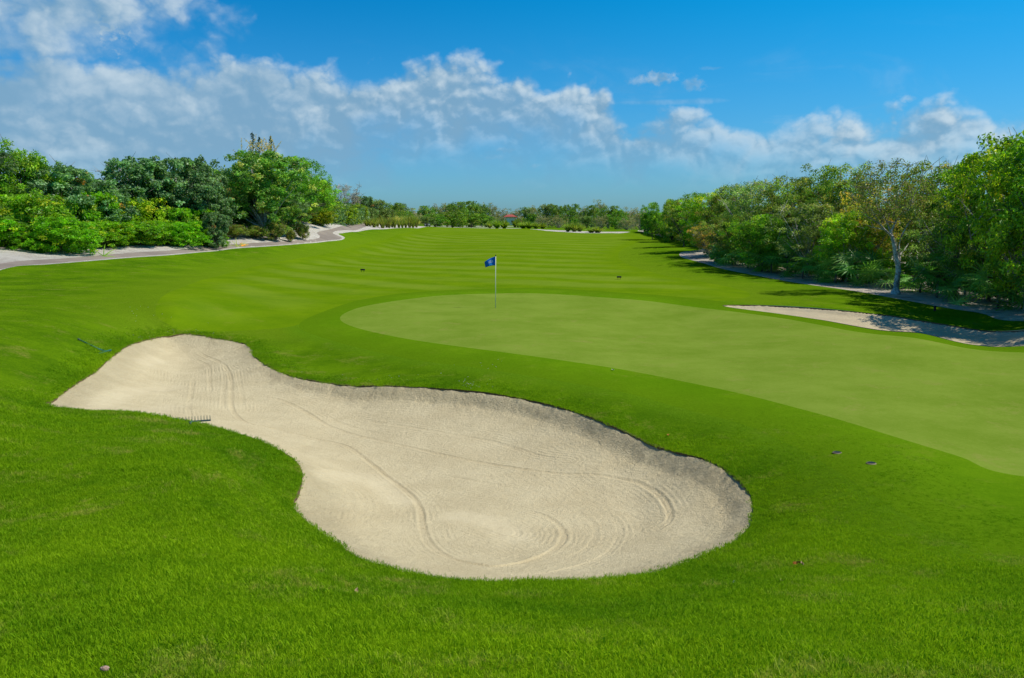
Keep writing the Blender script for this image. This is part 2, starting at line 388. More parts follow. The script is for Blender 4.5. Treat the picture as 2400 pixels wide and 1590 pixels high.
def clip(M, T, f):
    """split a triangle mesh where f < 0 / f >= 0; rows of M are interpolated"""
    ins = f < 0; cnt = ins[T].sum(1)
    cut = T[(cnt == 1) | (cnt == 2)]; N = len(M)
    A, B = T[cnt == 3], T[cnt == 0]
    if len(cut) == 0: return (M, A), (M, B)
    lone_in = ins[cut].sum(1) == 1
    flag = np.where(lone_in[:, None], ins[cut], ~ins[cut]); r = flag.argmax(1)
    k = np.arange(len(cut)); p0, p1, p2 = cut[k, r], cut[k, (r+1) % 3], cut[k, (r+2) % 3]
    E = np.concatenate([np.stack([p0, p1], 1), np.stack([p0, p2], 1)]); Es = np.sort(E, 1)
    u, inv = np.unique(Es[:, 0].astype(np.int64)*N + Es[:, 1], return_inverse=True)
    e0, e1 = (u // N).astype(int), (u % N).astype(int); t = f[e0]/(f[e0]-f[e1])
    NV = M[e0]*(1-t[:, None]) + M[e1]*t[:, None]
    M2 = np.vstack([M, NV]); q = inv.ravel() + N; q1, q2 = q[:len(cut)], q[len(cut):]
    tip = np.stack([p0, q1, q2], 1); quad = np.concatenate([np.stack([q1, p1, p2], 1), np.stack([q1, p2, q2], 1)])
    l2 = np.concatenate([lone_in, lone_in])
    return (M2, np.concatenate([A, tip[lone_in], quad[~l2]])), (M2, np.concatenate([B, tip[~lone_in], quad[l2]]))
def compact(M, T):
    u, inv = np.unique(T.ravel(), return_inverse=True); return M[u], inv.reshape(T.shape)

# ------------------------------------------------------------------ materials
def mat(name):
    m = bpy.data.materials.new(name); m.use_nodes = True; m.node_tree.nodes.clear(); return m, NT(m.node_tree)
def finish(n, col, rough=0.8, normal=None, spec=0.2, trans=None, tw=0.3):
    ins = {'Base Color': col if isinstance(col, bpy.types.NodeSocket) else (*col, 1), 'Roughness': rough, 'Specular IOR Level': spec}
    if normal is not None: ins['Normal'] = normal
    p = n.new('ShaderNodeBsdfPrincipled', ins); out = p.outputs[0]
    if trans is not None:
        tr = n.new('ShaderNodeBsdfTranslucent', {'Color': trans if isinstance(trans, bpy.types.NodeSocket) else (*trans, 1)})
        mx = n.new('ShaderNodeMixShader', {0: tw, 1: out, 2: tr.outputs[0]}); out = mx.outputs[0]
    n.new('ShaderNodeOutputMaterial', {'Surface': out})
def bump(n, h, strength, dist, nrm=None):
    ins = {'Height': h, 'Strength': strength, 'Distance': dist}
    if nrm is not None: ins['Normal'] = nrm
    return n.new('ShaderNodeBump', ins).outputs[0]
def pos(n):
    return n.new('ShaderNodeNewGeometry').outputs['Position']
def attr(n, name): return n.new('ShaderNodeAttribute', attribute_name=name)
def turf(n, base, deep, dry, big=0.35, fine=1.0, dryamt=0.5):
    """turf colour: broad drifts, hand-sized mottling, worn straw-coloured flecks"""
    p = pos(n)
    a1 = n.noise(p, 0.42, 4, 0.6); a2 = n.noise(p, 3.2, 5, 0.65); a3 = n.noise(p, 17, 4, 0.7); a4 = n.noise(p, 60, 3, 0.7)
    k = n.m('ADD', n.m('MULTIPLY', n.m('SUBTRACT', a1, .5), big*4), n.m('MULTIPLY', n.m('SUBTRACT', a2, .5), 1.5*fine))
    k = n.m('ADD', k, n.m('MULTIPLY', n.m('SUBTRACT', a3, .5), 2.0*fine)); k = n.m('ADD', k, n.m('MULTIPLY', n.m('SUBTRACT', a4, .5), 1.8*fine))
    c = n.mix(n.sm(k, -0.9, 0.9), deep, base)
    dr = n.m('MULTIPLY', n.sm(n.m('ADD', n.noise(p, 1.1, 5, 0.7, 0.5), n.m('MULTIPLY', n.m('SUBTRACT', a3, .5), .5)), 0.54, 0.78), dryamt)
    return n.mix(dr, c, dry), a3, a4
MATS = {}
def turf_mat(name, base, deep, dry, bumpd, big=.35, fine=1., dryamt=.5, stripes=False, edges=()):
    m, n = mat(name); c, a3, a4 = turf(n, base, deep, dry, big, fine, dryamt)
    for (an_, wid_, col_) in edges:      # mower overlap: neighbouring turf runs into this one over half a metre or so
        e_ = n.m('ADD', attr(n, an_).outputs['Fac'], n.m('MULTIPLY', n.m('SUBTRACT', n.noise(pos(n), 1.6, 4, .7), .5), wid_))
        c = n.mix(n.m('MULTIPLY', n.sm(e_, wid_, 0.0), .85), c, n.mix(n.sm(a3, .35, .65), tuple(v*.82 for v in col_), col_))
    if stripes:
        sp = n.new('ShaderNodeSeparateXYZ', {0: pos(n)})
        xo = n.m('SUBTRACT', sp.outputs[0], 12.0)
        w = n.m('SUBTRACT', sp.outputs[1], n.m('MULTIPLY', n.m('MULTIPLY', xo, xo), 0.022))
        w = n.m('ADD', w, n.m('MULTIPLY', n.noise(pos(n), 0.12, 3), 6.0))
        sn = n.sm(n.m('SINE', n.m('MULTIPLY', w, 2*math.pi/6.2)), -0.8, 0.8)
        nz = n.sm(n.noise(pos(n), 0.06, 2), 0.30, 0.55, .25, 1.0)
        nz = n.m('MULTIPLY', nz, n.sm(attr(n, 'dfair').outputs['Fac'], -.3, -3.0))
        c = n.mix(n.m('MULTIPLY', n.m('MULTIPLY', sn, .34), nz), c, (0.215, 0.275, 0.035))
    h = n.m('ADD', n.m('MULTIPLY', a3, .6), n.m('MULTIPLY', n.noise(pos(n), 120, 2, .8), .5))
    finish(n, c, 0.9, bump(n, h, .9, bumpd), 0.0)
    MATS[name] = m; return m
ROUGH = dict(base=(0.122, 0.228, 0.004), deep=(0.054, 0.132, 0.003), dry=(0.22, 0.22, 0.035))
turf_mat('rough_turf', **ROUGH, bumpd=.035, big=.80, fine=1.0, dryamt=.8, edges=(('dfair', 4.8, (.140, .235, .007)), ('dcollar', .9, (.112, .228, .006))))
turf_mat('fairway_turf', (0.145, 0.234, 0.004), (0.088, 0.174, 0.003), (0.20, 0.225, 0.02), .012, .6, .5, .45, stripes=True)
turf_mat('collar_turf', (0.124, 0.232, 0.005), (0.076, 0.172, 0.003), (0.18, 0.21, 0.02), .014, .6, .7, .5, edges=(('incollar', 1.9, (.098, .190, .004)),))
turf_mat('green_turf', (0.190, 0.262, 0.032), (0.135, 0.210, 0.017), (0.230, 0.235, 0.050), .004, .8, .75, .7)

def sand_mat(name, light, dark, bd, tracks=False):
    m, n = mat(name); p = pos(n)
    a = n.noise(p, 1.2, 5, .6); b = n.noise(p, 45, 4, .75); c_ = n.noise(p, 9, 5, .7)
    k = n.m('ADD', n.m('ADD', a, n.m('MULTIPLY', n.m('SUBTRACT', b, .5), .9)), n.m('MULTIPLY', n.m('SUBTRACT', c_, .5), .5))
    c = n.mix(n.sm(k, .25, .75), dark, light)
    c = n.mix(n.m('MULTIPLY', n.sm(n.noise(p, 30, 3, .8), .56, .70), .25), c, (.28, .22, .13))
    vo = n.new('ShaderNodeTexVoronoi', {'Vector': p, 'Scale': 9.0}); c = n.mix(n.m('MULTIPLY', n.sm(vo.outputs['Distance'], .07, .03), .55), c, (0.12, .095, .07))
    h = n.m('ADD', n.m('MULTIPLY', b, .35), n.m('MULTIPLY', n.noise(p, 19, 4, .7), .6))
    if tracks:
        bdm = attr(n, 'rim').outputs['Fac']; tk = attr(n, 'track').outputs['Fac']; sw = attr(n, 'sweep').outputs['Fac']
        rimk = n.sm(bdm, .9, .15)
        sp = n.new('ShaderNodeSeparateXYZ', {0: p})
        h = n.m('MULTIPLY', h, n.m('ADD', .75, n.m('MULTIPLY', rimk, .8)))
        wv = n.m('ADD', tk, n.m('MULTIPLY', n.noise(p, 2.5, 3), .05))
        rk = n.m('MULTIPLY', n.m('SINE', n.m('MULTIPLY', wv, 2*math.pi/.085)), n.sm(tk, .75, .05))
        h = n.m('ADD', h, n.m('MULTIPLY', rk, n.m('MULTIPLY', .05, n.sm(n.noise(p, 1.3, 3), .45, .65))))
        comb_ = n.m('SINE', n.m('MULTIPLY', n.m('ADD', bdm, n.m('MULTIPLY', n.noise(p, 1.0, 3), .12)), 2*math.pi/.11))
        h = n.m('ADD', h, n.m('MULTIPLY', comb_, n.m('MULTIPLY', .022, n.sm(n.noise(p, .7, 2), .45, .65))))
        c = n.mix(n.m('MULTIPLY', n.sm(sw, .42, .12), .12), c, (0.57, .50, .35))
        h = n.m('MULTIPLY', h, n.sm(sw, .1, .45, .55, 1.0))
    finish(n, c, .95, bump(n, h, 1.0, bd), .05); MATS[name] = m; return m
sand_mat('bunker_sand_grain', (0.62, 0.515, 0.305), (0.535, 0.435, 0.25), .055, tracks=True)
sand_mat('side_bunker_grain', (0.60, 0.50, 0.31), (0.51, 0.42, 0.26), .07)
sand_mat('white_sand_grain', (0.62, 0.57, 0.48), (0.44, 0.385, 0.31), .12)
m, n = mat('path_concrete'); p = pos(n)
c = n.mix(n.sm(n.noise(p, .35, 5, .65), .35, .65), (.235, .19, .15), (.33, .27, .21)); c = n.mix(n.m('MULTIPLY', n.noise(p, 14, 4, .7), .5), c, (.17, .145, .125))
finish(n, c, .9, bump(n, n.noise(p, 40, 3), .4, .01), .1); MATS['path'] = m
m, n = mat('wood_floor_soil'); p = pos(n)
k = n.noise(p, .9, 6, .7); c = n.mix(n.sm(k, .30, .55), (.22, .17, .115), (.52, .45, .36)); c = n.mix(n.m('MULTIPLY', n.sm(n.noise(p, 7, 4, .7), .55, .7), .6), c, (.16, .10, .05))
finish(n, c, .95, bump(n, n.noise(p, 12, 4, .7), .8, .08), .05); MATS['dirt'] = m
m, n = mat('lip_soil'); p = pos(n)
finish(n, n.mix(n.noise(p, 20, 4, .7), (.09, .06, .03), (.17, .12, .06)), .95, bump(n, n.noise(p, 30, 3), .8, .02), .05); MATS['lip'] = m
def plain(name, col, rough=.6, spec=.3, metal=0.0, var=.12, scale=8.0):
    m, n = mat(name); k = n.noise(pos(n), scale, 4, .6)
    c2 = tuple(max(0, v*(1-var*2)) for v in col)
    c = n.mix(k, c2, tuple(min(1, v*(1+var)) for v in col))
    p = n.new('ShaderNodeBsdfPrincipled', {'Base Color': c, 'Roughness': rough, 'Specular IOR Level': spec, 'Metallic': metal})
    n.new('ShaderNodeOutputMaterial', {'Surface': p.outputs[0]}); MATS[name] = m; return m

# ------------------------------------------------------------------ the zones as meshes
rest_M, rest_T = M, TRI
def zone(name, key, matn, expand=0.0, dz=0.0, ret=False):
    global rest_M, rest_T
    f = rest_M[:, 3 + names.index(key)] - expand
    (Ma, Ta), (Mb, Tb) = clip(rest_M, rest_T, f); rest_M, rest_T = compact(Mb, Tb)
    if matn is None: return None
    V, F = compact(Ma, Ta); V = V.copy(); V[:, 2] += dz
    o = link(name, npmesh(name, V, F, True, {'dfair': V[:, 3+names.index('fair')]} if key == 'fair' else {'incollar': -V[:, 3+names.index('collar')]} if key == 'collar' else None), MATS[matn]); o['kind'] = 'structure'; return (V, F) if ret else o
zone('_', 'bunk', None); zone('_', 'rbunk', None)
zone('putting_green', 'green', 'green_turf')
COLLAR_V, COLLAR_F = zone('green_collar', 'collar', 'collar_turf', ret=True)
zone('fairway', 'fair', 'fairway_turf')
zone('cart_path', 'path', 'path')
zone('sandy_bank', 'waste', 'white_sand_grain')
zone('far_sand', 'fars', 'white_sand_grain')
zone('wood_floor', 'dirt', 'dirt')
V, F = compact(rest_M, rest_T)
# far beyond the course everything is low scrub
o = link('ground', npmesh('ground', V, F, True, {'dfair': V[:, 3+names.index('fair')], 'dcollar': V[:, 3+names.index('collar')]}), MATS['rough_turf']); o['kind'] = 'structure'
GRASS_V, GRASS_F = V, F

# ------------------------------------------------------------------ bunkers
TR = []
def zt(pts, ox, oy, k): return [(ox + x/k, oy + y/k) for x, y in pts]
BT = [[(0,65),(120,80),(220,115),(340,175),(470,215),(700,262),(900,305),(1100,340),(1300,375),(1450,395),(1600,410),(1750,440),(1850,490),(1905,560),(1910,620),(1850,660)],
 [(0,180),(200,215),(400,255),(520,330),(620,410),(710,490),(755,560),(770,660),(800,730),(870,785),(1000,820),(1130,830),(1280,800),(1390,750),(1425,690),(1390,640),(1320,600),(1200,565)],
 [(920,620),(1050,670),(1150,700),(1210,690),(1190,655),(1100,625)],[(480,145),(700,175),(900,205),(1100,240),(1300,300),(1450,330)],
 [(830,375),(1000,420),(1250,465)],[(1560,580),(1660,620),(1680,700),(1600,790),(1400,850),(1150,870),(900,850)],
 [(1470,580),(1550,630),(1570,690),(1520,760),(1380,810)],[(250,320),(330,390)],[(390,460),(440,520),(430,640)],[(300,120),(420,170),(620,215)],[(870,480),(1020,515),(1150,530)]]
LT = [[(1450,235),(1600,300),(1700,380),(1740,500),(1740,680),(1780,760),(1880,820),(2100,850),(2367,890)],[(1400,280),(1520,340),(1540,450),(1545,600)],
 [(1390,450),(1370,600),(1345,720),(1370,800),(1430,850)],[(1650,320),(1680,450),(1665,600),(1660,720)],[(1800,400),(1840,600),(1850,720)],[(1100,400),(1095,480)],
 [(1130,880),(1500,910),(1700,950),(1900,975)],[(720,320),(800,350)],[(800,740),(810,800),(880,830)]]
for t in BT: TR.append(world(zt(t, 600, 880, 1.9725)))
for t in LT: TR.append(world(zt(t, 100, 760, 3.945)))
SW = [world(zt(t, 100, 760, 3.945)) for t in ([(460,740),(600,660),(780,590),(1000,560),(1250,530)], [(900,760),(1050,730),(1200,700)], [(920,330),(1050,300)])] + \
     [world(zt(t, 600, 880, 1.9725)) for t in ([(320,430),(430,400),(540,400),(650,520)], [(950,610),(1100,640),(1200,700)])]
TRS = [spline(t, False, n_=5) for t in TR]; SWS = [spline(t, False, n_=5) for t in SW]
def pnoise(x, y, seed, sc):
    """cheap smooth value noise"""
    r = np.random.RandomState(seed); G = r.rand(256, 256)
    u, v = x*sc, y*sc; i, j = np.floor(u).astype(int), np.floor(v).astype(int); fu, fv = u-i, v-j
    fu = fu*fu*(3-2*fu); fv = fv*fv*(3-2*fv)
    g = lambda a, b: G[a % 256, b % 256]
    return (g(i, j)*(1-fu)+g(i+1, j)*fu)*(1-fv) + (g(i, j+1)*(1-fu)+g(i+1, j+1)*fu)*fv - .5
def bunker(name, outline, step, matn, tracks, lipfun, seed):
    lo, hi = outline.min(0)-.2, outline.max(0)+.2
    xs, ys = np.arange(lo[0], hi[0], step), np.arange(lo[1], hi[1], step)
    X, Y = np.meshgrid(xs, ys); x, y = X.ravel(), Y.ravel()
    # wobble along the outline keeps the edge from being too clean
    d = sdf(x, y, outline) + .05*pnoise(x, y, seed+5, 2.2) + .03*pnoise(x, y, seed+6, 7)
    keep = d < .3
    base = np.zeros(len(x)); base[keep] = H0(x[keep], y[keep])
    ins = np.clip(-d, 0, 5); h = lipfun(x, y)
    s = np.clip(ins/.38, 0, 1); s = s*s*(3-2*s)
    z = base - .025 - h*s - .10*np.clip(ins/1.5, 0, 1)
    rimk = np.clip(1-ins/1.0, 0, 1)
    z += (.005+.030*rimk)*pnoise(x, y, seed, 4.3) + (.007+.012*rimk)*pnoise(x, y, seed+1, 13.7) + .012*pnoise(x, y, seed+2, 1.6)
    z = np.where(d > 0, base - .025 - d*.6, z)
    at_ = {'rim': ins}
    if tracks:
        tk = np.full(len(x), 9.)
        kk = np.where(keep)[0]
        str_ = np.zeros(len(x)); wgt = [1.0, 1.15, .5, .6, .45, .55, .5, .4, .4, .5, .45] + [.9, .6, .6, .45, .45, .3, .6, .3, .3]
        for ti_, t in enumerate(TRS):
            dd = segdist(x[kk], y[kk], t, False); e = np.minimum(np.hypot(x[kk]-t[0, 0], y[kk]-t[0, 1]), np.hypot(x[kk]-t[-1, 0], y[kk]-t[-1, 1]))
            nr = dd < tk[kk]; str_[kk] = np.where(nr, wgt[ti_]*np.clip(e/.7, 0, 1), str_[kk]); tk[kk] = np.minimum(tk[kk], dd)
        sw = np.full(len(x), 9.)
        for t in SWS: sw[kk] = np.minimum(sw[kk], segdist(x[kk], y[kk], t, False))
        wid = .026*(1 + .5*pnoise(x, y, seed+3, 1.1)); amp = .75 + .6*np.clip(pnoise(x, y, seed+9, .9)*1.4+.5, 0, 1)*(1+.6*pnoise(x, y, seed+10, 9))
        z += str_*amp*(-.019*np.exp(-((tk-wid)/.016)**2) + .005*np.exp(-((tk-wid-.04)/.02)**2))
        at_['track'] = tk; at_['sweep'] = sw
    Mx = np.column_stack([x, y, z, d] + list(at_.values()))
    ny, nx = X.shape; id_ = np.arange(nx*ny).reshape(ny, nx)
    a, b, c, e = id_[:-1, :-1].ravel(), id_[:-1, 1:].ravel(), id_[1:, 1:].ravel(), id_[1:, :-1].ravel()
    T = np.concatenate([np.stack([a, b, c], 1), np.stack([a, c, e], 1)])
    (Ma, Ta), _ = clip(Mx, T, d - .16); Vv, Ff = compact(Ma, Ta)
    ob = link(name, npmesh(name, Vv, Ff, True, {k: Vv[:, 4+i] for i, k in enumerate(at_)}), MATS[matn]); ob['kind'] = 'structure'
    return Vv
RIMH = lambda x, y: np.clip(.02 + .16*np.clip((y-11.2-.18*x)/3.0, 0, 1)*np.clip((x+7)/3, 0, 1) + .10*np.clip((x-1.5)/1.5, 0, 1)*np.clip((y-9)/1.5, 0, 1) + .10*np.clip((y-23)/2, 0, 1)*np.clip((x+9)/2, 0, 1), .02, .20)
BV = bunker('bunker_sand', BUNK, .025, 'bunker_sand_grain', True, RIMH, 3)
RV = bunker('side_bunker_sand', RBUNK, .09, 'side_bunker_grain', False, lambda x, y: .10+0*x, 21)
def lip(name, outline, depth):
    p = spline(outline, n_=2); z = H0(p[:, 0], p[:, 1]); k = len(p)
    nrm = np.roll(p, -1, 0)-np.roll(p, 1, 0); nrm = np.stack([-nrm[:, 1], nrm[:, 0]], 1); nrm /= np.linalg.norm(nrm, axis=1)[:, None]+1e-9
    area = 0.5*np.sum(p[:, 0]*np.roll(p[:, 1], -1)-np.roll(p[:, 0], -1)*p[:, 1]); s = 1 if area > 0 else -1    # nrm*s points inwards
    jit = .03*pnoise(p[:, 0], p[:, 1], 91, 2.3)+.02*pnoise(p[:, 0], p[:, 1], 92, 6.1)
    A = np.column_stack([p - nrm*s*.03, z + .004]); B = np.column_stack([p + nrm*s*(.012+jit)[:, None], z - .004]); C_ = np.column_stack([p + nrm*s*(.0+jit)[:, None], z - depth])
    V = np.vstack([A, B, C_]); i = np.arange(k); j = (i+1) % k
    F = np.concatenate([np.stack([i, j, j+k, i+k], 1), np.stack([i+k, j+k, j+2*k, i+2*k], 1)])
    o = link(name, npmesh(name, V, F, True), MATS['lip']); o['kind'] = 'structure'
lip('bunker_turf_edge', BUNK, .055); lip('side_bunker_turf_edge', RBUNK, .10)

# ------------------------------------------------------------------ turf blades (one uncountable mass)
rng = np.random.RandomState(7)
m, n = mat('turf_blades'); c, a3, a4 = turf(n, (0.310, 0.50, 0.005), (0.125, 0.305, 0.003), (0.60, 0.50, 0.11), 1.0, .9, .95)
oi = n.new('ShaderNodeObjectInfo').outputs['Random']
c = n.mix(n.m('MULTIPLY', oi, .30), c, (0.35, 0.48, 0.015)); finish(n, c, .6, None, .06, c, .45); MATS['blade'] = m
def tuft(seed, nb=34, r=.06, h=.0195):
    rg = np.random.RandomState(seed); V = []; F = []
    a = rg.rand(nb)*6.283; rr = r*np.sqrt(rg.rand(nb)); x, y = rr*np.cos(a), rr*np.sin(a)
    hh = h*(.55+.7*rg.rand(nb)); la = rg.rand(nb)*6.283; ln = hh*(.25+.65*rg.rand(nb)); w = .0011+.0012*rg.rand(nb)
    for i in range(nb):
        wa = rg.rand()*6.283; wx, wy = w[i]*math.cos(wa), w[i]*math.sin(wa); dx, dy = ln[i]*math.cos(la[i]), ln[i]*math.sin(la[i]); b = len(V)
        V += [(x[i]-wx, y[i]-wy, -.004), (x[i]+wx, y[i]+wy, -.004), (x[i]+dx*.4+wx*.8, y[i]+dy*.4+wy*.8, hh[i]*.6), (x[i]+dx*.4-wx*.8, y[i]+dy*.4-wy*.8, hh[i]*.6), (x[i]+dx, y[i]+dy, hh[i])]
        F.append((b, b+1, b+2, b+3)); F.append((b+3, b+2, b+4))
    me = bpy.data.meshes.new('turf_tuft'); me.from_pydata(V, [], F); me.materials.append(MATS['blade']); return me
src = bpy.data.collections.new('tuft_sources')
for i in range(5): src.objects.link(bpy.data.objects.new('turf_tuft', tuft(50+i)))
fb_ = names.index('bunk')+3; fc_ = names.index('collar')+3
PT_, NR_, SC_ = [], [], []
for GV, GF_, short in ((GRASS_V, GRASS_F, False), (COLLAR_V, COLLAR_F, True)):
    tri = GV[GF_]; cen = tri.mean(1); tri = tri[cen[:, 1] < 30]; cen = cen[cen[:, 1] < 30]
    ar = .5*np.linalg.norm(np.cross(tri[:, 1, :3]-tri[:, 0, :3], tri[:, 2, :3]-tri[:, 0, :3]), axis=1)
    cy_, cx_ = cen[:, 1], cen[:, 0]; bd_ = cen[:, fb_]
    dens = 900*np.clip(1.25-(cy_-3)/9.5, 0, 1)**1.2; wav = 1.2*pnoise(cx_, cy_, 61, 1.4)+.8*pnoise(cx_, cy_, 62, 4)
    if short: dens *= np.clip(1+(cen[:, fc_]+wav*.5)/1.6, 0, 1)
    else:
        dens *= .45+.55*np.clip((cen[:, fc_]+wav*.5)/1.2, 0, 1)
        dens = np.maximum(dens, 420*np.clip(1-bd_/.8, 0, 1)**1.6)
    dens *= (np.abs(cx_) < .72*cy_+2.2) & (cy_ > 1.5)
    cnt = rng.poisson(ar*dens); ti = np.repeat(np.arange(len(tri)), cnt); r1, r2 = np.sqrt(rng.rand(len(ti))), rng.rand(len(ti))
    pt = (1-r1)[:, None]*tri[ti, 0, :3] + (r1*(1-r2))[:, None]*tri[ti, 1, :3] + (r1*r2)[:, None]*tri[ti, 2, :3]
    nrm = np.cross(tri[ti, 1, :3]-tri[ti, 0, :3], tri[ti, 2, :3]-tri[ti, 0, :3]); nrm /= np.linalg.norm(nrm, axis=1)[:, None]
    fcv = cen[ti, fc_]
    sc_ = (.70+.6*rng.rand(len(pt)))*(1+.03*np.clip(pt[:, 1]-4, 0, 20))*(1+.55*pnoise(pt[:, 0], pt[:, 1], 70, 1.8)+.4*pnoise(pt[:, 0], pt[:, 1], 71, 5.5))
    sc_ *= .42 if short else .55+.45*np.clip(fcv/1.0, 0, 1)
    PT_.append(pt); NR_.append(nrm); SC_.append(sc_)
pt, nrm, sc_ = np.concatenate(PT_), np.concatenate(NR_), np.concatenate(SC_)
me = bpy.data.meshes.new('turf_grass'); me.vertices.add(len(pt)); me.vertices.foreach_set('co', pt.astype(np.float32).ravel())
rot = np.stack([np.arcsin(-nrm[:, 1]), np.arcsin(nrm[:, 0]), rng.rand(len(pt))*6.283], 1)
av = me.attributes.new('rot', 'FLOAT_VECTOR', 'POINT'); av.data.foreach_set('vector', rot.astype(np.float32).ravel())
av = me.attributes.new('scl', 'FLOAT', 'POINT'); av.data.foreach_set('value', sc_.astype(np.float32))
go = link('turf_grass', me); tag(go, 'short mown grass blades covering the rough around the bunker', 'grass', kind='stuff')
gt = bpy.data.node_groups.new('grass_scatter', 'GeometryNodeTree')
gt.interface.new_socket('Geometry', in_out='INPUT', socket_type='NodeSocketGeometry'); gt.interface.new_socket('Geometry', in_out='OUTPUT', socket_type='NodeSocketGeometry')
gi = gt.nodes.new('NodeGroupInput'); go_ = gt.nodes.new('NodeGroupOutput'); ci = gt.nodes.new('GeometryNodeCollectionInfo')
ci.inputs['Collection'].default_value = src; ci.inputs['Separate Children'].default_value = True; ci.inputs['Reset Children'].default_value = True
iop = gt.nodes.new('GeometryNodeInstanceOnPoints'); iop.inputs['Pick Instance'].default_value = True
na = gt.nodes.new('GeometryNodeInputNamedAttribute'); na.data_type = 'FLOAT_VECTOR'; na.inputs[0].default_value = 'rot'
ns = gt.nodes.new('GeometryNodeInputNamedAttribute'); ns.data_type = 'FLOAT'; ns.inputs[0].default_value = 'scl'
e2r = gt.nodes.new('FunctionNodeEulerToRotation')
gt.links.new(gi.outputs[0], iop.inputs['Points']); gt.links.new(ci.outputs[0], iop.inputs['Instance'])
gt.links.new(na.outputs[0], e2r.inputs[0]); gt.links.new(e2r.outputs[0], iop.inputs['Rotation'])
gt.links.new(ns.outputs[0], iop.inputs['Scale']); gt.links.new(iop.outputs[0], go_.inputs[0])
md = go.modifiers.new('scatter', 'NODES'); md.node_group = gt

# ------------------------------------------------------------------ foliage toolkit
m, n = mat('leaf'); ta = attr(n, 'tint').outputs['Color']; oi = n.new('ShaderNodeObjectInfo').outputs['Random']
hs = n.new('ShaderNodeHueSaturation', {'Hue': n.m('ADD', .488, n.m('MULTIPLY', oi, .024)), 'Saturation': 1.0, 'Value': n.m('ADD', 2.7, n.m('MULTIPLY', oi, .7)), 'Color': ta})
finish(n, hs.outputs[0], .42, None, .36, n.mix(1.0, hs.outputs[0], (1.2, 1.3, .5), 'MULTIPLY'), .45); MATS['leaf'] = m
def bark_mat(name, c1, c2, sc=9):
    m, n = mat(name); p = pos(n); k = n.noise(p, sc, 5, .7, .5)
    finish(n, n.mix(n.sm(k, .38, .62), c1, c2), .9, bump(n, k, .7, .03), .1); MATS[name] = m; return m
bark_mat('bark_grey', (.11, .085, .06), (.27, .22, .17)); bark_mat('bark_pale', (.24, .21, .17), (.55, .51, .45), 7); bark_mat('bark_white', (.27, .24, .20), (.66, .63, .57), 7)
def rdir(rg, k, up=0.):
    v = rg.normal(size=(k, 3)); v[:, 2] += up; return v/np.linalg.norm(v, axis=1)[:, None]
def leaves(rg, C, N_, L, asp, pal, pw, droop=.2, ids=None):
    """one folded quad per leaf; C positions, N_ outward directions"""
    k = len(C); nrm = N_*.7 + rdir(rg, k, .5); nrm /= np.linalg.norm(nrm, axis=1)[:, None]
    d = rdir(rg, k)+N_*.5; d[:, 2] -= droop; d -= (d*nrm).sum(1)[:, None]*nrm; d /= np.linalg.norm(d, axis=1)[:, None]+1e-9
    w = np.cross(nrm, d); l = (L*(.65+.7*rg.rand(k)))[:, None]; ww = l*asp
    fold = nrm*ww*.25
    V = np.stack([C-d*l*.5, C+w*ww*.5+fold, C+d*l*.5-nrm*l*.1, C-w*ww*.5+fold], 1).reshape(-1, 3)
    F = np.arange(4*k).reshape(-1, 4)
    pal = np.array(pal); pr = np.array(pw)/sum(pw); ch = rg.choice(len(pal), k, p=pr); tone = .75+.5*rg.rand(k)
    if ids is not None:
        ni = ids.max()+1; cc_ = rg.choice(len(pal), ni, p=pr)[ids]; ch = np.where(rg.rand(k) < .6, cc_, ch); tone *= (.72+.6*rg.rand(ni))[ids]
    col = pal[ch]*tone[:, None]
    return V, F, np.repeat(col, 4, 0)
def crown_pts(rg, w, hb, H, lobes, clumps, per, rc, up=.25, flat=1.0, poke=.12, lobr=(.22, .36)):
    """clump-of-clumps crown between heights hb and H, width w"""
    cz = (hb+H)/2; rz = (H-hb)/2; LC = []
    for i in range(lobes):
        a = 6.283*(i/lobes)+rg.rand()*.8; rr = (.25+.42*rg.rand())*w/2 if i % 4 else .1*w; zz = rg.uniform(-.6, .62)
        rr *= math.sqrt(max(.15, 1-zz*zz*.7)); LC.append((rr*math.cos(a), rr*math.sin(a), cz+zz*rz, rg.uniform(*lobr)*min(w, 2.4*rz)))
    LC.append((0, 0, H-rz*.5, .33*min(w, 2*rz))); LC = np.array(LC)
    li = rg.choice(len(LC), clumps, p=LC[:, 3]**2/np.sum(LC[:, 3]**2)); dr = rdir(rg, clumps, up)
    rad = LC[li, 3]*(.80+.25*rg.rand(clumps)); pk = rg.rand(clumps) < poke; rad = np.where(pk, rad*1.28, rad)
    CC = LC[li, :3]+dr*rad[:, None]*np.array([1, 1, flat]); ok = (CC[:, 2] > hb*.8+.05) & (CC[:, 2] < H*1.02); CC, dr, pk = CC[ok], dr[ok], pk[ok]
    ncl = len(CC); nn = np.where(pk, per//2, per); ci_ = np.repeat(np.arange(ncl), nn)
    q = rdir(rg, len(ci_), .3); r_ = rc*(.25+.85*rg.rand(len(ci_))**.7)*np.where(pk[ci_], .7, 1); PT = CC[ci_]+q*r_[:, None]*np.array([1, 1, .75])
    NN = q*.6+dr[ci_]*.7; NN /= np.linalg.norm(NN, axis=1)[:, None]
    return PT, NN, CC, LC, ci_
def limbs(rg, tips, fork, base, r0, lean=(0, 0)):
    mb = MB(); f = Vector((lean[0], lean[1], fork)); b = Vector((0, 0, base))
    mid = b.lerp(f, .5)+Vector((rg.uniform(-.08, .08), rg.uniform(-.08, .08), 0))
    mb.tube([b, b.lerp(mid, .25), mid, f], [r0*1.5, r0*1.05, r0*.85, r0*.72], 8)
    for t in tips:
        t = Vector(t); md_ = f.lerp(t, .5)+Vector((rg.uniform(-.15, .15), rg.uniform(-.15, .15), rg.uniform(0, .25)))
        mb.tube([f-Vector((0, 0, .05)), md_, t], [r0*.5, r0*.28, r0*.08], 5, False)
    return mb
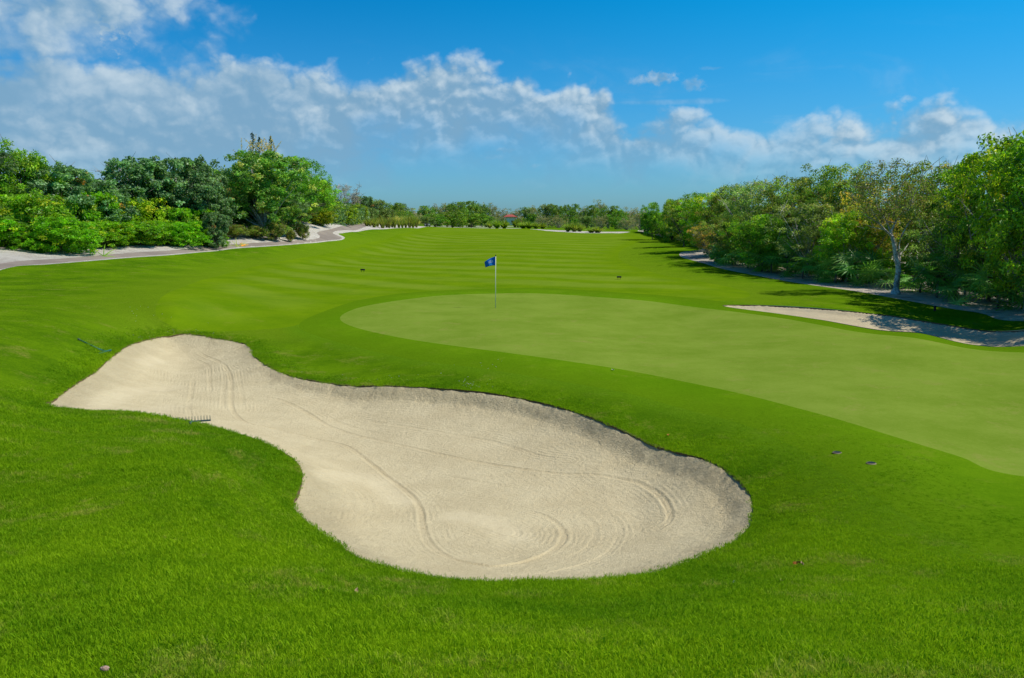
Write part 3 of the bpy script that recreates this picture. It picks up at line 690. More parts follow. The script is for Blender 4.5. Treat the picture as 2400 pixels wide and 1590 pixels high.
def make_plant(seed, w, H, hb, pal, pw, lobes=9, clumps=150, per=80, rc=.35, L=.12, asp=.55, fork=None, r0=.1, ntips=14, bark='bark_grey', up=.25, flat=1., poke=.12, twigs=0, lobr=(.22, .36), deadtw=0, droop=.2):
    rg = np.random.RandomState(seed); PT, NN, CC, LC, ids = crown_pts(rg, w, hb, H, lobes, clumps, per, rc, up, flat, poke, lobr)
    V, F, col = leaves(rg, PT, NN, L, asp, pal, pw, droop, ids); cr = npmesh('crown', V, F, False, tint=col); cr.materials.append(MATS['leaf'])
    tips = list(LC[:, :3]) + list(CC[rg.choice(len(CC), min(ntips, len(CC)), replace=False)])
    mb = limbs(rg, tips, fork if fork else max(.15, hb*.9), -.35, r0)
    tw = MB()
    for i in range(twigs):     # thin bare twigs, some sticking out of the crown
        c0 = CC[rg.randint(len(CC))]; dd = rdir(rg, 1, .9)[0]; l = rg.uniform(.5, 1.1)*rc*2.4
        tw.tube([c0-dd*l*.5, c0+dd*l*.3+rdir(rg, 1)[0]*.06*l, c0+dd*l], [.02, .014, .006], 3, False)
    tr = mb.mesh('trunk', True); tr.materials.append(MATS[bark])
    tm = None
    if twigs: tm = tw.mesh('twigs'); tm.materials.append(MATS[bark])
    return {'crown': cr, 'trunk': tr, 'twigs': tm, 'w': w, 'H': H}
used = {}
def put(proto, name, x, y, w, H, label, cat, group=None, rz=None, rg=random, wy=None, sink=.0):
    """a plant standing at x, y: an Empty with its own trunk and crown"""
    z = float(H0(x, y)[0]) - sink
    r = empty(name, (x, y, z), rg.uniform(0, 6.28) if rz is None else rz); r.scale = (w/proto['w'], (wy or w)/proto['w'], H/proto['H'])
    link('trunk', proto['trunk'], parent=r); link('crown', proto['crown'], parent=r)
    if proto['twigs']: link('twigs', proto['twigs'], parent=r)['kind'] = 'stuff'
    tag(r, label, cat, group); return r
def spot(px, Y, top, width_px):
    """column, distance, top row and width in the photograph to plan position, height and width"""
    dx, dy, dz = ray(px, 520); x = dx*Y/dy; zt_ = at(px, top, Y)[2]; z = float(H0(x, Y)[0]); return x, Y, zt_-z, width_px/FPX*Y

DG = [(.046,.084,.028), (.070,.120,.045), (.100,.150,.066), (.030,.058,.020), (.20,.09,.025)]    # sea grape: blue-green with rusty leaves
BG = [(.060,.145,.003), (.095,.195,.004), (.036,.095,.003), (.17,.20,.006)]                          # bright shrub
YG = [(.15,.16,.008), (.22,.19,.012), (.08,.12,.008), (.28,.17,.02)]
OG = [(.070,.105,.012), (.110,.145,.020), (.042,.070,.008), (.17,.135,.035)]
MG = [(.060,.125,.005), (.098,.172,.008), (.036,.080,.005), (.15,.19,.012)]
TN = [(.30,.22,.10), (.22,.16,.08), (.14,.15,.04), (.36,.29,.15)]
BR = [(.12,.085,.05), (.08,.08,.03), (.15,.11,.065)]
PR = {}
def proto(k, *a, **kw): PR[k] = make_plant(*a, **kw)
proto('grape1', 11, 6, 5, .5, DG, (4,5,3,3,.06), 10, 300, 75, .36, .17, .8, r0=.12, ntips=20, twigs=40)
proto('grape2', 12, 5, 5, .4, DG, (4,5,3,3,.10), 8, 260, 75, .34, .17, .8, r0=.1, ntips=20, twigs=50, poke=.2)
proto('bright1', 13, 4, 2.2, .0, BG, (5,4,3,.4), 12, 620, 44, .20, .13, .42, r0=.06, ntips=10, up=.5, lobr=(.26,.38), poke=.05)
proto('bright2', 14, 4, 2.0, .0, BG, (4,4,3,1.2), 12, 600, 44, .20, .13, .42, r0=.06, ntips=10, up=.5, lobr=(.26,.38), poke=.05)
proto('yellow', 15, 3, 2, .0, [(.11,.155,.005),(.16,.185,.008),(.07,.12,.005),(.20,.18,.012)], (5,3,4,1), 8, 180, 60, .26, .13, .5, r0=.06, ntips=10, up=.4)
proto('round', 30, 3, 2.4, .0, [(.095,.135,.004),(.135,.16,.006),(.06,.10,.004),(.17,.17,.010)], (5,4,3,1), 7, 420, 45, .20, .14, .5, r0=.06, ntips=8, up=.3, lobr=(.36,.42), poke=.0)
proto('olive1', 16, 6, 6, 1.4, OG, (4,4,3,1.4), 11, 330, 70, .36, .13, .5, r0=.11, ntips=24, twigs=60, poke=.2)
proto('olive2', 17, 5, 6, 1.0, OG, (4,4,4,2.2), 9, 300, 65, .34, .12, .5, r0=.10, ntips=24, twigs=90, poke=.3)
proto('mid1', 18, 6, 6, 1.2, MG, (4,4,3,1), 11, 340, 75, .38, .15, .5, r0=.12, ntips=20, twigs=30, poke=.15, droop=.5)
proto('mid2', 19, 5, 5.5, .8, MG, (4,5,3,2), 9, 300, 70, .36, .14, .5, r0=.11, ntips=20, twigs=40, poke=.2, droop=.5)
proto('lime', 27, 5, 5.5, .8, [(.085,.16,.004),(.14,.21,.006),(.05,.105,.004),(.22,.22,.02)], (4,5,3,2), 10, 320, 70, .34, .14, .5, r0=.10, ntips=26, bark='bark_pale', twigs=60, poke=.25, droop=.4)
proto('silver', 28, 5, 5.5, 1.2, [(.085,.125,.025),(.125,.16,.042),(.050,.080,.014),(.18,.18,.07)], (4,4,4,2), 9, 280, 62, .32, .12, .45, r0=.10, ntips=30, bark='bark_pale', twigs=120, poke=.3)
proto('gold', 29, 4, 5, 1.0, [(.20,.15,.02),(.14,.13,.02),(.28,.17,.04),(.07,.09,.015)], (4,4,2,3), 8, 220, 55, .30, .12, .45, r0=.08, ntips=30, bark='bark_pale', twigs=120, poke=.3)
proto('almond', 20, 7, 7, .8, [(.055,.115,.014),(.095,.165,.025),(.035,.075,.012),(.19,.19,.05)], (4,4,3,1.6), 13, 430, 75, .40, .19, .6, r0=.18, ntips=26, bark='bark_pale', twigs=30, flat=.8, poke=.2)
proto('bare', 21, 4, 5, 1.2, BR, (3,2,2), 8, 110, 22, .30, .10, .5, r0=.08, ntips=50, bark='bark_pale', twigs=260, poke=.4)
proto('scrub', 22, 3, 1.6, .0, OG, (4,3,4,3), 8, 200, 60, .24, .11, .35, r0=.04, ntips=16, twigs=80)
FG = [(.050,.080,.016),(.075,.105,.024),(.035,.060,.012),(.10,.11,.03)]
proto('far1', 23, 7, 6, .5, FG, (4,4,3,1), 9, 130, 26, .6, .34, .6, r0=.14, ntips=6, poke=.15)
proto('far2', 24, 7, 6, .3, [(.050,.095,.010),(.075,.125,.015),(.032,.066,.010),(.11,.13,.02)], (4,4,3,1.5), 9, 130, 26, .6, .34, .6, r0=.14, ntips=6, poke=.15)
proto('far3', 25, 7, 6, .3, [(.12,.10,.05),(.08,.09,.03),(.16,.13,.08),(.06,.08,.02)], (3,3,2,3), 9, 120, 24, .6, .30, .5, r0=.14, ntips=20, bark='bark_pale', twigs=60, poke=.3)
proto('farb', 26, 7, 5, .0, [(.050,.105,.007),(.075,.14,.010),(.035,.075,.006),(.11,.13,.015)], (3,3,4,2), 9, 130, 26, .55, .34, .6, r0=.1, ntips=4, poke=.05)

# ------------------------------------------------------------------ left wood: bright shrubs in front, sea grapes behind
GL = 'bright green shrubs along the left sand bank'
for i, (px, Y, top, wpx, k, lab) in enumerate([
    (-60,47.5,505,300,'bright1','bright green shrub cut by the left picture edge, beside the cart path'),
    (60,50,462,330,'bright2','tall bright green shrub with yellow top on the left sand bank, nearest dark sea grape'),
    (130,48.5,512,210,'bright1','low bright green shrub bulging over the pale sand bank near the left edge'),
    (235,53.5,522,170,'bright2','low glossy green shrub behind the small spiky plant on the left bank'),
    (205,57,455,210,'bright2','yellow-tipped green shrub sloping below the dark sea grape on the left'),
    (330,57,520,190,'bright1','rounded bright green shrub in the middle of the left shrub bank'),
    (330,62,468,230,'yellow','yellow-green shrub glowing in the dip between the two dark thickets'),
    (415,60,522,170,'bright1','bright green shrub with darker gaps, second from the bank gap'),
    (445,65,492,190,'bright2','green shrub under the dark blue-green tree before the bank gap'),
    (488,63,530,90,'bright1','last small bright green shrub at the right end of the shrub bank')]):
    x, y, h, w = spot(px, Y+3.6, top, wpx); put(PR[k], 'green_shrub', x, y, w, h, lab, 'shrub', GL, wy=min(w*1.1, 5), rg=random.Random(i), sink=.05)
GS = 'dark trees of the left wood'
for i, (px, Y, top, wpx, k, lab) in enumerate([
    (-90,54,325,300,'grape1','dark tree leaving the picture at the top left'),
    (40,56,338,190,'mid2','tall green tree with loose sprigs against the cloud at the far left'),
    (120,58,395,230,'grape1','dark blue-green sea grape tree sloping down to the right behind the shrubs'),
    (215,62,425,190,'grape2','dark sea grape with rusty leaves between two yellow-green shrubs'),
    (270,68,392,150,'bare','thin brownish half-bare tree in the dip of the left skyline'),
    (345,68,375,190,'grape2','dark spiky-topped sea grape left of the twin rounded crown'),
    (435,70,378,180,'grape1','rounded dark sea grape with brownish top beside the pale-plumed tree'),
    (490,70,430,130,'grape2','dark blue-green sea grape reaching down to the gap in the sand bank'),
    (505,66,500,70,'grape2','small glossy dark shrub standing on the edge of the bank gap')]):
    x, y, h, w = spot(px, Y, top, wpx); put(PR[k], 'sea_grape_tree', x, y, w, h, lab, 'tree', GS, wy=min(w, 7), rg=random.Random(40+i), sink=.1)
# the big leafy group beside the path bend
def leafy(px, Y, top, wpx, k, lab, name='broadleaf_tree', grp=None, cat='tree', s=0, **kw):
    x, y, h, w = spot(px, Y, top, wpx); return put(PR[k], name, x, y, w, h, lab, cat, grp, rg=random.Random(s), sink=.1, **kw)
GP = 'tall trees beside the bend of the cart path'
leafy(620,76,364,215,'almond','biggest broad-leaved tree by the path bend, pale flower plumes at its top',grp=GP,s=61)
leafy(560,79,420,120,'gold','olive tree with yellowing patch left of the big plumed tree',grp=GP,s=62)
leafy(690,90,372,165,'mid1','smooth green tree right behind the big plumed tree',grp=GP,s=63)
leafy(745,99,412,110,'mid2','green tree stepping down the skyline right of the path-bend group',grp=GP,s=64)
leafy(652,78,470,120,'almond','dark low branches of a young tree in front of the plumed tree',grp=GP,s=65)
leafy(600,79,462,150,'grape2','dark mass of low branches under the big plumed tree',grp=GP,s=69)
leafy(662,82,455,130,'grape1','dark shrub filling the shade right of the plumed tree trunk',grp=GP,s=70)
leafy(712,93,470,80,'olive2','brownish thin tree between the tall group and the clipped yellow-green bushes',grp=GP,s=66)
leafy(815,136,437,95,'bare','nearly leafless grey tree on the skyline above the yellow-green bushes',name='bare_tree',s=67)
leafy(845,146,462,70,'grape2','dark round tree right of the leafless grey tree',s=68,grp=GP)
# pale flower plumes and dark conifer spires above the big tree
def spire(px, Y, base_row, top, lab, col, name, cat, wide, seed, nb=60, grp=None):
    rg = np.random.RandomState(seed); x, _, _ = at(px, base_row, Y); z0 = float(H0(x, Y)[0]); h = at(px, top, Y)[2]-z0
    r = empty(name, (x, Y, z0)); mb = MB(); mb.tube([(0,0,-.2),(0.05,0,h*.5),(0,0,h)], [.09,.05,.012], 6); mb.build('trunk', MATS['bark_grey'], r)
    C = []; N_ = []
    for i in range(nb):
        t = (i/nb)**.8; zz = h*(.45+.53*t); l = wide*(1-t)*.9+.12; a = rg.rand()*6.283
        for q in np.linspace(.1, 1, 9): C.append((l*q*math.cos(a), l*q*math.sin(a), zz+l*q*.55)); N_.append((math.cos(a), math.sin(a), .6))
    C = np.array(C); V, F, cc = leaves(rg, C, np.array(N_), .22, .28, col, [1]*len(col)); link('crown', npmesh('crown', V, F, tint=cc), MATS['leaf'], r)
    tag(r, lab, cat, grp)
CONI = [(.035,.055,.03), (.055,.075,.045), (.025,.04,.02)]
spire(603,84,560,308,'dark feathery spire, left of the three behind the big plumed tree',CONI,'casuarina_tree','tree',1.0,1,grp='dark feathery spires')
spire(617,85,560,318,'dark feathery spire, middle and lowest of the three behind the plumed tree',CONI,'casuarina_tree','tree',.8,2,grp='dark feathery spires')
spire(645,86,560,316,'dark feathery spire standing apart, right of the other two',CONI,'casuarina_tree','tree',.9,3,grp='dark feathery spires')
# flowering plumes
rg = np.random.RandomState(9); C = []; N_ = []; mb = MB(); xx, _, z0 = at(600, 352, 76.5)
for i in range(34):
    a = rg.uniform(-1.1, 1.1); l = rg.uniform(.9, 1.9); d = Vector((math.sin(a)*.9, rg.uniform(-.5, .5), math.cos(a))).normalized(); s0 = Vector((rg.uniform(-1.5, 1.6), rg.uniform(-.9, .9), rg.uniform(-.9, .0)))
    mb.tube([s0-d*.9, s0+d*l], [.02, .008], 3, False)
    for q in np.linspace(.25, 1, 16): C.append(s0+d*l*q+Vector(rdir(rg, 1)[0])*.05); N_.append(d+Vector(rdir(rg, 1)[0])*.6)
C = np.array([tuple(c) for c in C]); N_ = np.array([tuple(v.normalized()) for v in N_]); V, F, cc = leaves(rg, C, N_, .20, .42, [(.26,.20,.075),(.20,.16,.06),(.30,.24,.12)], (1,1,.6))
r = empty('plumed_tree', (xx, 77.4, float(H0(xx, 77.4)[0]))); dzp = z0-r.location.z
V[:, 2] += dzp; link('plumes', npmesh('plumes', V, F, tint=cc), MATS['leaf'], r)['kind'] = 'stuff'
mb2 = MB(); mb2.v = [(a, b, c+dzp) for a, b, c in mb.v]; mb2.f = mb.f; mb2.tube([(0,0,-.3),(.1,0,dzp*.5),(0,0,dzp+.1)], [.12,.08,.04], 6)
mb2.build('trunk', MATS['bark_pale'], r); tag(r, 'straw-coloured flower plumes fanning out above the big tree by the path', 'tree')
GB = 'clipped yellow-green bushes by the cart path'
for i, (px, Y, top, wpx, lab) in enumerate([(749,97,490,74,'nearest clipped yellow-green bush where the cart path bends'),(797,112,484,66,'tallest of the clipped yellow-green bushes, in the middle'),(838,129,482,46,'farthest clipped yellow-green bush beside the reeds')]):
    x, y, h, w = spot(px, Y, top, wpx); put(PR['round'], 'round_bush', x, y, w, h, lab, 'bush', GB, rg=random.Random(80+i), sink=.05)
for i, (px, Y, top, wpx, lab) in enumerate([(545,71.5,530,78,'low brown scrub on the sand left of the young tree'),(598,73.5,532,86,'low dry scrub below the big plumed tree'),(645,74.5,522,70,'dark weedy scrub at the foot of the plumed tree'),(708,79,528,48,'small pale scrub at the end of the sand by the path bend'),(680,76,542,32,'tiny yellow-green scrub on the sand slope')]):
    x, y, h, w = spot(px, Y, top, wpx); put(PR['scrub'], 'low_scrub', x, y, w, h, lab, 'shrub', 'low scrub under the path-bend trees', rg=random.Random(90+i))

# ------------------------------------------------------------------ spiky rosette plants and fan palms
def blade_leaf(L, wd, bend, nseg=4):
    V = []; F = []
    for i in range(nseg+1):
        t = i/nseg; w_ = wd*(1-t)**.7*(.6+.8*t if t < .4 else 1)
        V += [(-w_/2, L*t*(1-.15*bend*t), L*(.0+.0*t)-bend*L*.55*t*t), (w_/2, L*t*(1-.15*bend*t), -bend*L*.55*t*t)]
    for i in range(nseg): F.append((2*i, 2*i+1, 2*i+3, 2*i+2))
    return V, F
def rosette(name, loc, nl, L, wd, col, lab, cat, seed, leafname='leaf', group=None):
    rg = random.Random(seed); V, F = blade_leaf(L, wd, .5); V = np.array(V); F = np.array(F)
    me = npmesh(leafname, V, F, True, tint=np.tile(col, (len(V), 1))); me.materials.append(MATS['leaf'])
    r = empty(name, loc)
    for i in range(nl):
        o = link(leafname, me, parent=r); o.rotation_euler = (R(rg.uniform(15, 78)), 0, 0); o.rotation_mode = 'ZXY'; o.rotation_euler = (R(rg.uniform(12, 80)), 0, i*2.4+rg.random()); s = rg.uniform(.75, 1.1); o.scale = (s, s, s)
    tag(r, lab, cat, group)
for px, Y, s, col, lab, sd in ((555,68,1.0,(.22,.24,.05),'yellow-tipped spiky rosette plant on the sand below the olive tree',1),(240,52,.9,(.12,.20,.02),'light green spiky plant in front of the left shrub bank',2),(568,68.6,.5,(.38,.22,.03),'small orange dying rosette beside the spiky plant',3)):
    x, _, _ = at(px, 560, Y); rosette('spiky_plant', (x, Y, float(H0(x, Y)[0])+.02), 18, 1.1*s, .09, col, lab, 'plant', sd)
def fan_mesh(seed, L=.75, nl=17):
    rg = random.Random(seed); V = []; F = []; C = []
    def strip(pts, w0):
        b = len(V)
        for (p, s_, w_) in pts: V.append(tuple(p-s_*w_)); V.append(tuple(p+s_*w_))
        for i in range(len(pts)-1): F.append((b+2*i, b+2*i+1, b+2*i+3, b+2*i+2))
    strip([(Vector((0, q*.75, q*.35-.15*q*q)), Vector((1, 0, 0)), .012) for q in (0, .5, 1)], 0)
    hub = Vector((0, .75, .2))
    for i in range(nl):
        a = math.pi*(-.78+1.56*i/(nl-1)); d = Vector((math.sin(a), math.cos(a)*.95, .12)); s_ = Vector((math.cos(a), -math.sin(a), .35*(-1)**i)); l = L*rg.uniform(.85, 1.05)
        strip([(hub+d*l*q-Vector((0, 0, 1))*.32*l*q*q, s_, w_) for q, w_ in ((0, .006), (.35, .028), (.7, .022), (1, .003))], 0)
    V = np.array(V); F = np.array(F); base = np.array([(.055,.14,.02),(.04,.10,.018),(.09,.17,.035)][seed % 3])
    me = npmesh('frond', V, F, False, tint=np.tile(base, (len(V), 1))*(.8+.4*np.random.RandomState(seed).rand(len(V), 1))); me.materials.append(MATS['leaf']); return me
FAN = [fan_mesh(i) for i in range(3)]
stem_me = MB().tube([(0,0,-.3),(.02,0,.5),(0,0,1)], [.07,.055,.05], 7).mesh('stem', True); stem_me.materials.append(MATS['bark_grey'])
def fan_palm(x, y, h, size, lab, seed, group):
    rg = random.Random(seed); r = empty('fan_palm', (x, y, float(H0(x, y)[0])), rg.uniform(0, 6.28))
    s = link('stem', stem_me, parent=r); s.scale = (1, 1, h)
    for i in range(13):
        o = link('frond', FAN[rg.randrange(3)], parent=r, loc=(0, 0, h-.05)); o.rotation_mode = 'ZXY'
        o.rotation_euler = (R(rg.uniform(-25, 68)), R(rg.uniform(-12, 12)), i*2.4+rg.random()*.5); k = size*rg.uniform(.8, 1.15); o.scale = (k, k, k)
    tag(r, lab, 'palm', group)

# ------------------------------------------------------------------ right wood
ORD = ['first','second','third','fourth','fifth','sixth','seventh','eighth','ninth','tenth','eleventh','twelfth','thirteenth','fourteenth','fifteenth','sixteenth','seventeenth','eighteenth','nineteenth','twentieth']
GW = 'front trees of the right wood'
for i, (px, Y, top, wpx, k, lab) in enumerate([
    (2420,31.5,325,300,'lime','big bright green tree overhanging at the right picture edge'),
    (2330,35,345,260,'mid2','tall leafy green tree second from the right picture edge'),
    (2250,37,470,230,'silver','drooping silvery-green tree right of the white-trunked tree'),
    (2190,42,385,220,'olive2','brownish-topped olive tree right behind the white-trunked tree'),
    (2045,45,432,200,'gold','yellowish thin-leaved tree left behind the white-trunked tree'),
    (1990,44.5,500,170,'lime','light green tree with yellow tips two left of the white trunk'),
    (1960,50,394,230,'olive1','wide tree with sparse dark sprigs making the highest hump left of the white trunk'),
    (1900,48,480,190,'silver','silvery-leaved olive tree in the middle of the right wood face'),
    (1850,54,420,210,'olive1','olive-green tree left of the highest hump'),
    (1790,52,505,170,'mid1','dark mid-height tree above the fan palms'),
    (1765,60,432,190,'silver','rough olive tree with brown twigs at mid right skyline'),
    (1705,58,505,150,'olive1','dense dull green tree above the sand hollow'),
    (1700,68,440,170,'olive1','dull green tree where the right skyline starts to fall'),
    (1640,75,455,150,'lime','smoother green tree near the yellow-orange patch'),
    (1650,66,520,110,'gold','brown-stemmed thin tree over the dark hollow'),
    (1590,88,468,120,'olive1','grey-green tree between orange-leaved and smoother green trees'),
    (1562,105,474,70,'yellow','small orange-yellow tree at the narrowing end of the wood'),
    (1515,112,477,66,'mid1','round bright green tree with pale thin trunk at the wood end')]):
    x, y, h, w = spot(px + (14 if px < 1720 else 0), Y+1.2, top, wpx*(.92 if px < 1720 else 1)); put(PR[k], 'wood_tree', x, y, w, h, lab, 'tree', GW, wy=min(w, 7), rg=random.Random(100+i), sink=.1)
for i, (x, y, w, h, k, lab) in enumerate([(20.5,29.5,6.5,7.2,'mid2','first tree beyond the right picture edge, shading the side bunker'),(22.5,25.5,6.5,7.4,'mid1','second tree beyond the right picture edge, shading the side bunker'),(24,21.5,6,7,'olive1','third tree beyond the right picture edge')]):
    put(PR[k], 'wood_tree', x, y, w, h, lab, 'tree', GW, rg=random.Random(130+i), sink=.1)
GU = 'undergrowth shrubs along the right wood edge'
us = [(2470,30,610,170,'scrub'),(2390,33.5,640,150,'grape2'),(2300,35.5,600,140,'mid2'),(2225,37.0,612,110,'grape2'),(2150,40.5,600,120,'mid2'),(2050,43.2,590,110,'bright1'),(1985,44.2,625,100,'mid1'),
      (1925,46.5,600,90,'mid2'),(1870,49.5,590,90,'grape1'),(1800,53.5,585,80,'grape1'),(1745,56.5,580,80,'mid1'),(1700,60,575,70,'bright1'),(1672,66,560,60,'grape2'),(1625,84,540,55,'bright2')]
for i, (px, Y, top, wpx, k) in enumerate(us):
    x, y, h, w = spot(px, Y+2.6, top, wpx)
    put(PR[k], 'undergrowth_shrub', x, y, w, h, f'{ORD[i]} shrub in the undergrowth, counted from the right picture edge along the wood', 'shrub', GU, rg=random.Random(140+i), sink=.05)
GF = 'fan palms at the foot of the right wood'
fp = [(2440,30.6,1.0,1.1),(2345,32.6,.7,1.2),(2265,34.2,.6,1.0),(2200,36.3,.8,1.1),(2160,38.6,.4,.9),(2068,40.6,.5,1.0),(2010,42.2,.9,1.1),(1960,43.6,.6,1.0),(1918,45.2,.8,1.1),(1882,47.0,.6,1.1),(1845,49.0,.9,1.2),(1808,51.0,.7,1.2),
      (1780,53.2,.5,1.1),(1752,54.6,.8,1.1),(1722,57.0,.5,1.1),(1694,59.6,.6,1.1),(1975,45.2,1.7,1.0),(2240,36.2,1.8,1.0)]
for i, (px, Y, h, s) in enumerate(fp):
    Y += 1.3; x, _, _ = at(px, 640, Y)
    lab = (f'{ORD[i]} fan palm along the foot of the wood, counted from the right picture edge' if i < 16 else ['taller fan palm left of the white trunk, behind the low ones', 'taller fan palm right of the white trunk in deep shade'][i-16])
    fan_palm(x, Y, h, s, lab, 200+i, GF)
# the white-trunked tree, limbs set out as in the photograph
def z6(x, y, Y=39.0): return Vector(at(1900+x/3.136, 300+y/3.136, Y))
YT = 39.0; base = z6(625, 1218); root = Vector((base.x, YT, float(H0(base.x, YT)[0])))
hero = empty('white_trunk_tree', root); L6 = lambda pts: [z6(x, y, YT+dy)-root for x, y, dy in pts]
mb = MB(); mb.tube([Vector((0,0,-.3))]+L6([(625,1200,0),(632,1150,0),(645,1050,0),(640,990,0),(625,930,0),(612,850,0),(600,800,0)]), [.26,.22,.15,.135,.13,.11,.09,.075], 10)
tk_ = mb.build('trunk', MATS['bark_white'], hero, True)
mb = MB()
for pts, r0 in (([(645,1020,0),(655,960,.1),(652,925,.1),(650,860,.2),(665,800,.3)],.075),([(656,935,.1),(690,895,.2),(720,850,.4)],.05),([(600,800,0),(545,750,-.2),(500,700,-.3),(430,660,-.5),(370,620,-.7)],.06),
    ([(600,800,0),(592,760,.1),(620,700,.2),(655,640,.2),(635,560,.1),(640,470,0)],.065),([(600,800,0),(560,690,.4),(500,600,.6),(470,500,.7)],.05),([(620,700,.2),(560,685,0),(520,640,-.2),(480,560,-.4)],.04),
    ([(655,640,.2),(720,580,.3),(760,500,.5),(790,420,.5)],.045),([(665,800,.3),(720,700,.5),(780,640,.6),(830,560,.7)],.045),([(500,700,-.3),(470,640,-.5),(420,560,-.5)],.03),([(635,560,.1),(570,480,0),(560,400,.1)],.03),
    ([(640,470,0),(690,380,.1),(720,310,0)],.03),([(470,500,.7),(420,420,.6),(400,380,.5)],.022),([(545,750,-.2),(450,730,-.4),(380,700,-.6)],.03),([(480,560,-.4),(510,420,-.3),(500,330,-.3)],.018)):
    q = L6(pts); k = len(q); mb.tube(q, [r0*(1-.85*i/(k-1)) for i in range(k)], 6, False)
mb.build('branch', MATS['bark_white'], hero, True)
rg = np.random.RandomState(77); cl = []
for i in range(240):
    a = rg.rand()*6.283; rr = math.sqrt(rg.rand()); x = 590+300*rr*math.cos(a); y = 480+235*rr*math.sin(a)
    if y > 640 and rg.rand() < .5: continue
    cl.append((z6(x, y, YT+rg.uniform(-1.8, 1.8)*math.sqrt(1-rr*rr*.8))-root))
cl = np.array([tuple(v) for v in cl]); ci_ = np.repeat(np.arange(len(cl)), 24); q = rdir(rg, len(ci_), .3); PT = cl[ci_]+q*(.32*rg.rand(len(ci_))**.6)[:, None]
V, F, col = leaves(rg, PT, q, .11, .5, [(.080,.105,.016),(.055,.085,.012),(.13,.125,.025),(.10,.07,.035)], (3,4,2,2)); link('crown', npmesh('crown', V, F, tint=col), MATS['leaf'], hero)
mb = MB()
for i in range(150):
    c0 = Vector(cl[rg.randint(len(cl))]); d = Vector(rdir(rg, 1, .8)[0]); l = rg.uniform(.4, .95); mb.tube([c0-d*l*.6, c0+d*l*.1+Vector(rdir(rg, 1)[0])*.05, c0+d*l*.5], [.014, .01, .004], 3, False)
mb.build('twigs', MATS['bark_grey'], hero)['kind'] = 'stuff'
tag(hero, 'lone tree with a pale whitewashed trunk and sparse crown in front of the right wood', 'tree')

# thicket filling the woods behind the front trees: nobody could count its stems
def thicket(name, lab, edge, depth, hts, seed, nleaf, pal, pw, sgn, L=.2):
    """edge: list of plan points of the wood's front; leaves scattered behind it as deep soft hummocks"""
    rg = np.random.RandomState(seed); e = np.array(edge, float); h = np.array(hts, float)
    seg = rg.choice(len(e)-1, nleaf, p=np.array([np.linalg.norm(e[i+1]-e[i])/(e[i][1]+20) for i in range(len(e)-1)])/sum(np.linalg.norm(e[i+1]-e[i])/(e[i][1]+20) for i in range(len(e)-1)))
    t = rg.rand(nleaf); p = e[seg]*(1-t)[:, None]+e[seg+1]*t[:, None]; hh = h[seg]*(1-t)+h[seg+1]*t
    dv = e[seg+1]-e[seg]; nn = np.stack([-dv[:, 1], dv[:, 0]], 1)/np.linalg.norm(dv, axis=1)[:, None]*sgn
    q = rg.rand(nleaf)**1.4; p = p+nn*(q*depth)[:, None]
    hm = hh*(.82+.5*pnoise(p[:, 0], p[:, 1], seed, .45)+.25*pnoise(p[:, 0], p[:, 1], seed+1, 1.3))*(.75+.3*q)
    z = H0(p[:, 0], p[:, 1])+hm*rg.rand(nleaf)**.45
    sc = 1+np.clip((p[:, 1]-50)/60, 0, 3)
    P3 = np.column_stack([p, z]); V, F, col = leaves(rg, P3, rdir(rg, nleaf, .6), 1.0, .6, pal, pw)
    c4 = np.repeat(P3, 4, 0); V = c4+(V-c4)*np.repeat(L*sc, 4)[:, None]
    o = link(name, npmesh(name, V, F, tint=col), MATS['leaf']); tag(o, lab, 'thicket', kind='stuff')
re = [at(px, 600, Y)[:2] for px, Y in ((2620,31),(2480,33),(2350,37.5),(2200,43),(2100,47),(1980,51),(1880,57),(1780,64),(1700,74),(1640,86),(1590,102),(1545,125),(1500,150))]
thicket('right_thicket', 'deep tangled growth filling the right wood behind its front trees', re, 9, [5.8,5.8,5.4,4.8,4.8,4.6,4.6,4.4,4.2,4.2,4.0,3.8,4.0], 5, 90000, OG+[(.02,.035,.01)], (4,4,4,1,4), -1 if re[1][1] > re[0][1] else 1, .2)
le = [at(px, 600, Y)[:2] for px, Y in ((-330,50),(-120,56),(0,60),(120,64),(230,68),(330,74),(430,76),(520,78),(600,82),(700,90),(760,98),(820,112),(870,135))]
thicket('left_thicket', 'dark tangled growth filling the left wood behind its front trees', le, 9, [5.5,5.3,4.6,4.2,3.6,4.4,4.6,4.8,6.4,6.0,4.6,4.0,3.4], 6, 80000, DG[:4]+OG[:2], (3,3,2,3,3,2), 1, .2)

# ------------------------------------------------------------------ far treeline
GFAR = 'trees of the far treeline'
fl = [(880,150,468,60,'far1'),(915,165,476,50,'far2'),(938,175,478,44,'far1'),(965,190,488,50,'far3'),(1000,205,484,56,'far2'),(1028,225,478,44,'far3'),(1052,240,480,46,'far1'),(1075,230,475,54,'far2'),(1100,245,474,56,'far2'),
      (1128,255,481,46,'far1'),(1150,262,477,40,'far3'),(1172,356,490,44,'far3'),(1205,362,490,50,'far3'),(1238,352,487,46,'far1'),(1258,270,482,44,'far3'),(1285,258,480,50,'far1'),(1312,250,483,40,'far2'),(1336,236,480,40,'far2'),
      (1362,250,484,40,'far3'),(1385,226,483,44,'far2'),(1404,240,470,40,'far3'),(1425,212,484,50,'far2'),(1450,190,492,46,'farb'),(1478,205,487,56,'far3'),(1500,180,490,50,'far3')]
nm = {'far1': 'olive-green', 'far2': 'fresh green', 'far3': 'brownish', 'farb': 'bright green'}; i0 = [f[0] for f in fl]
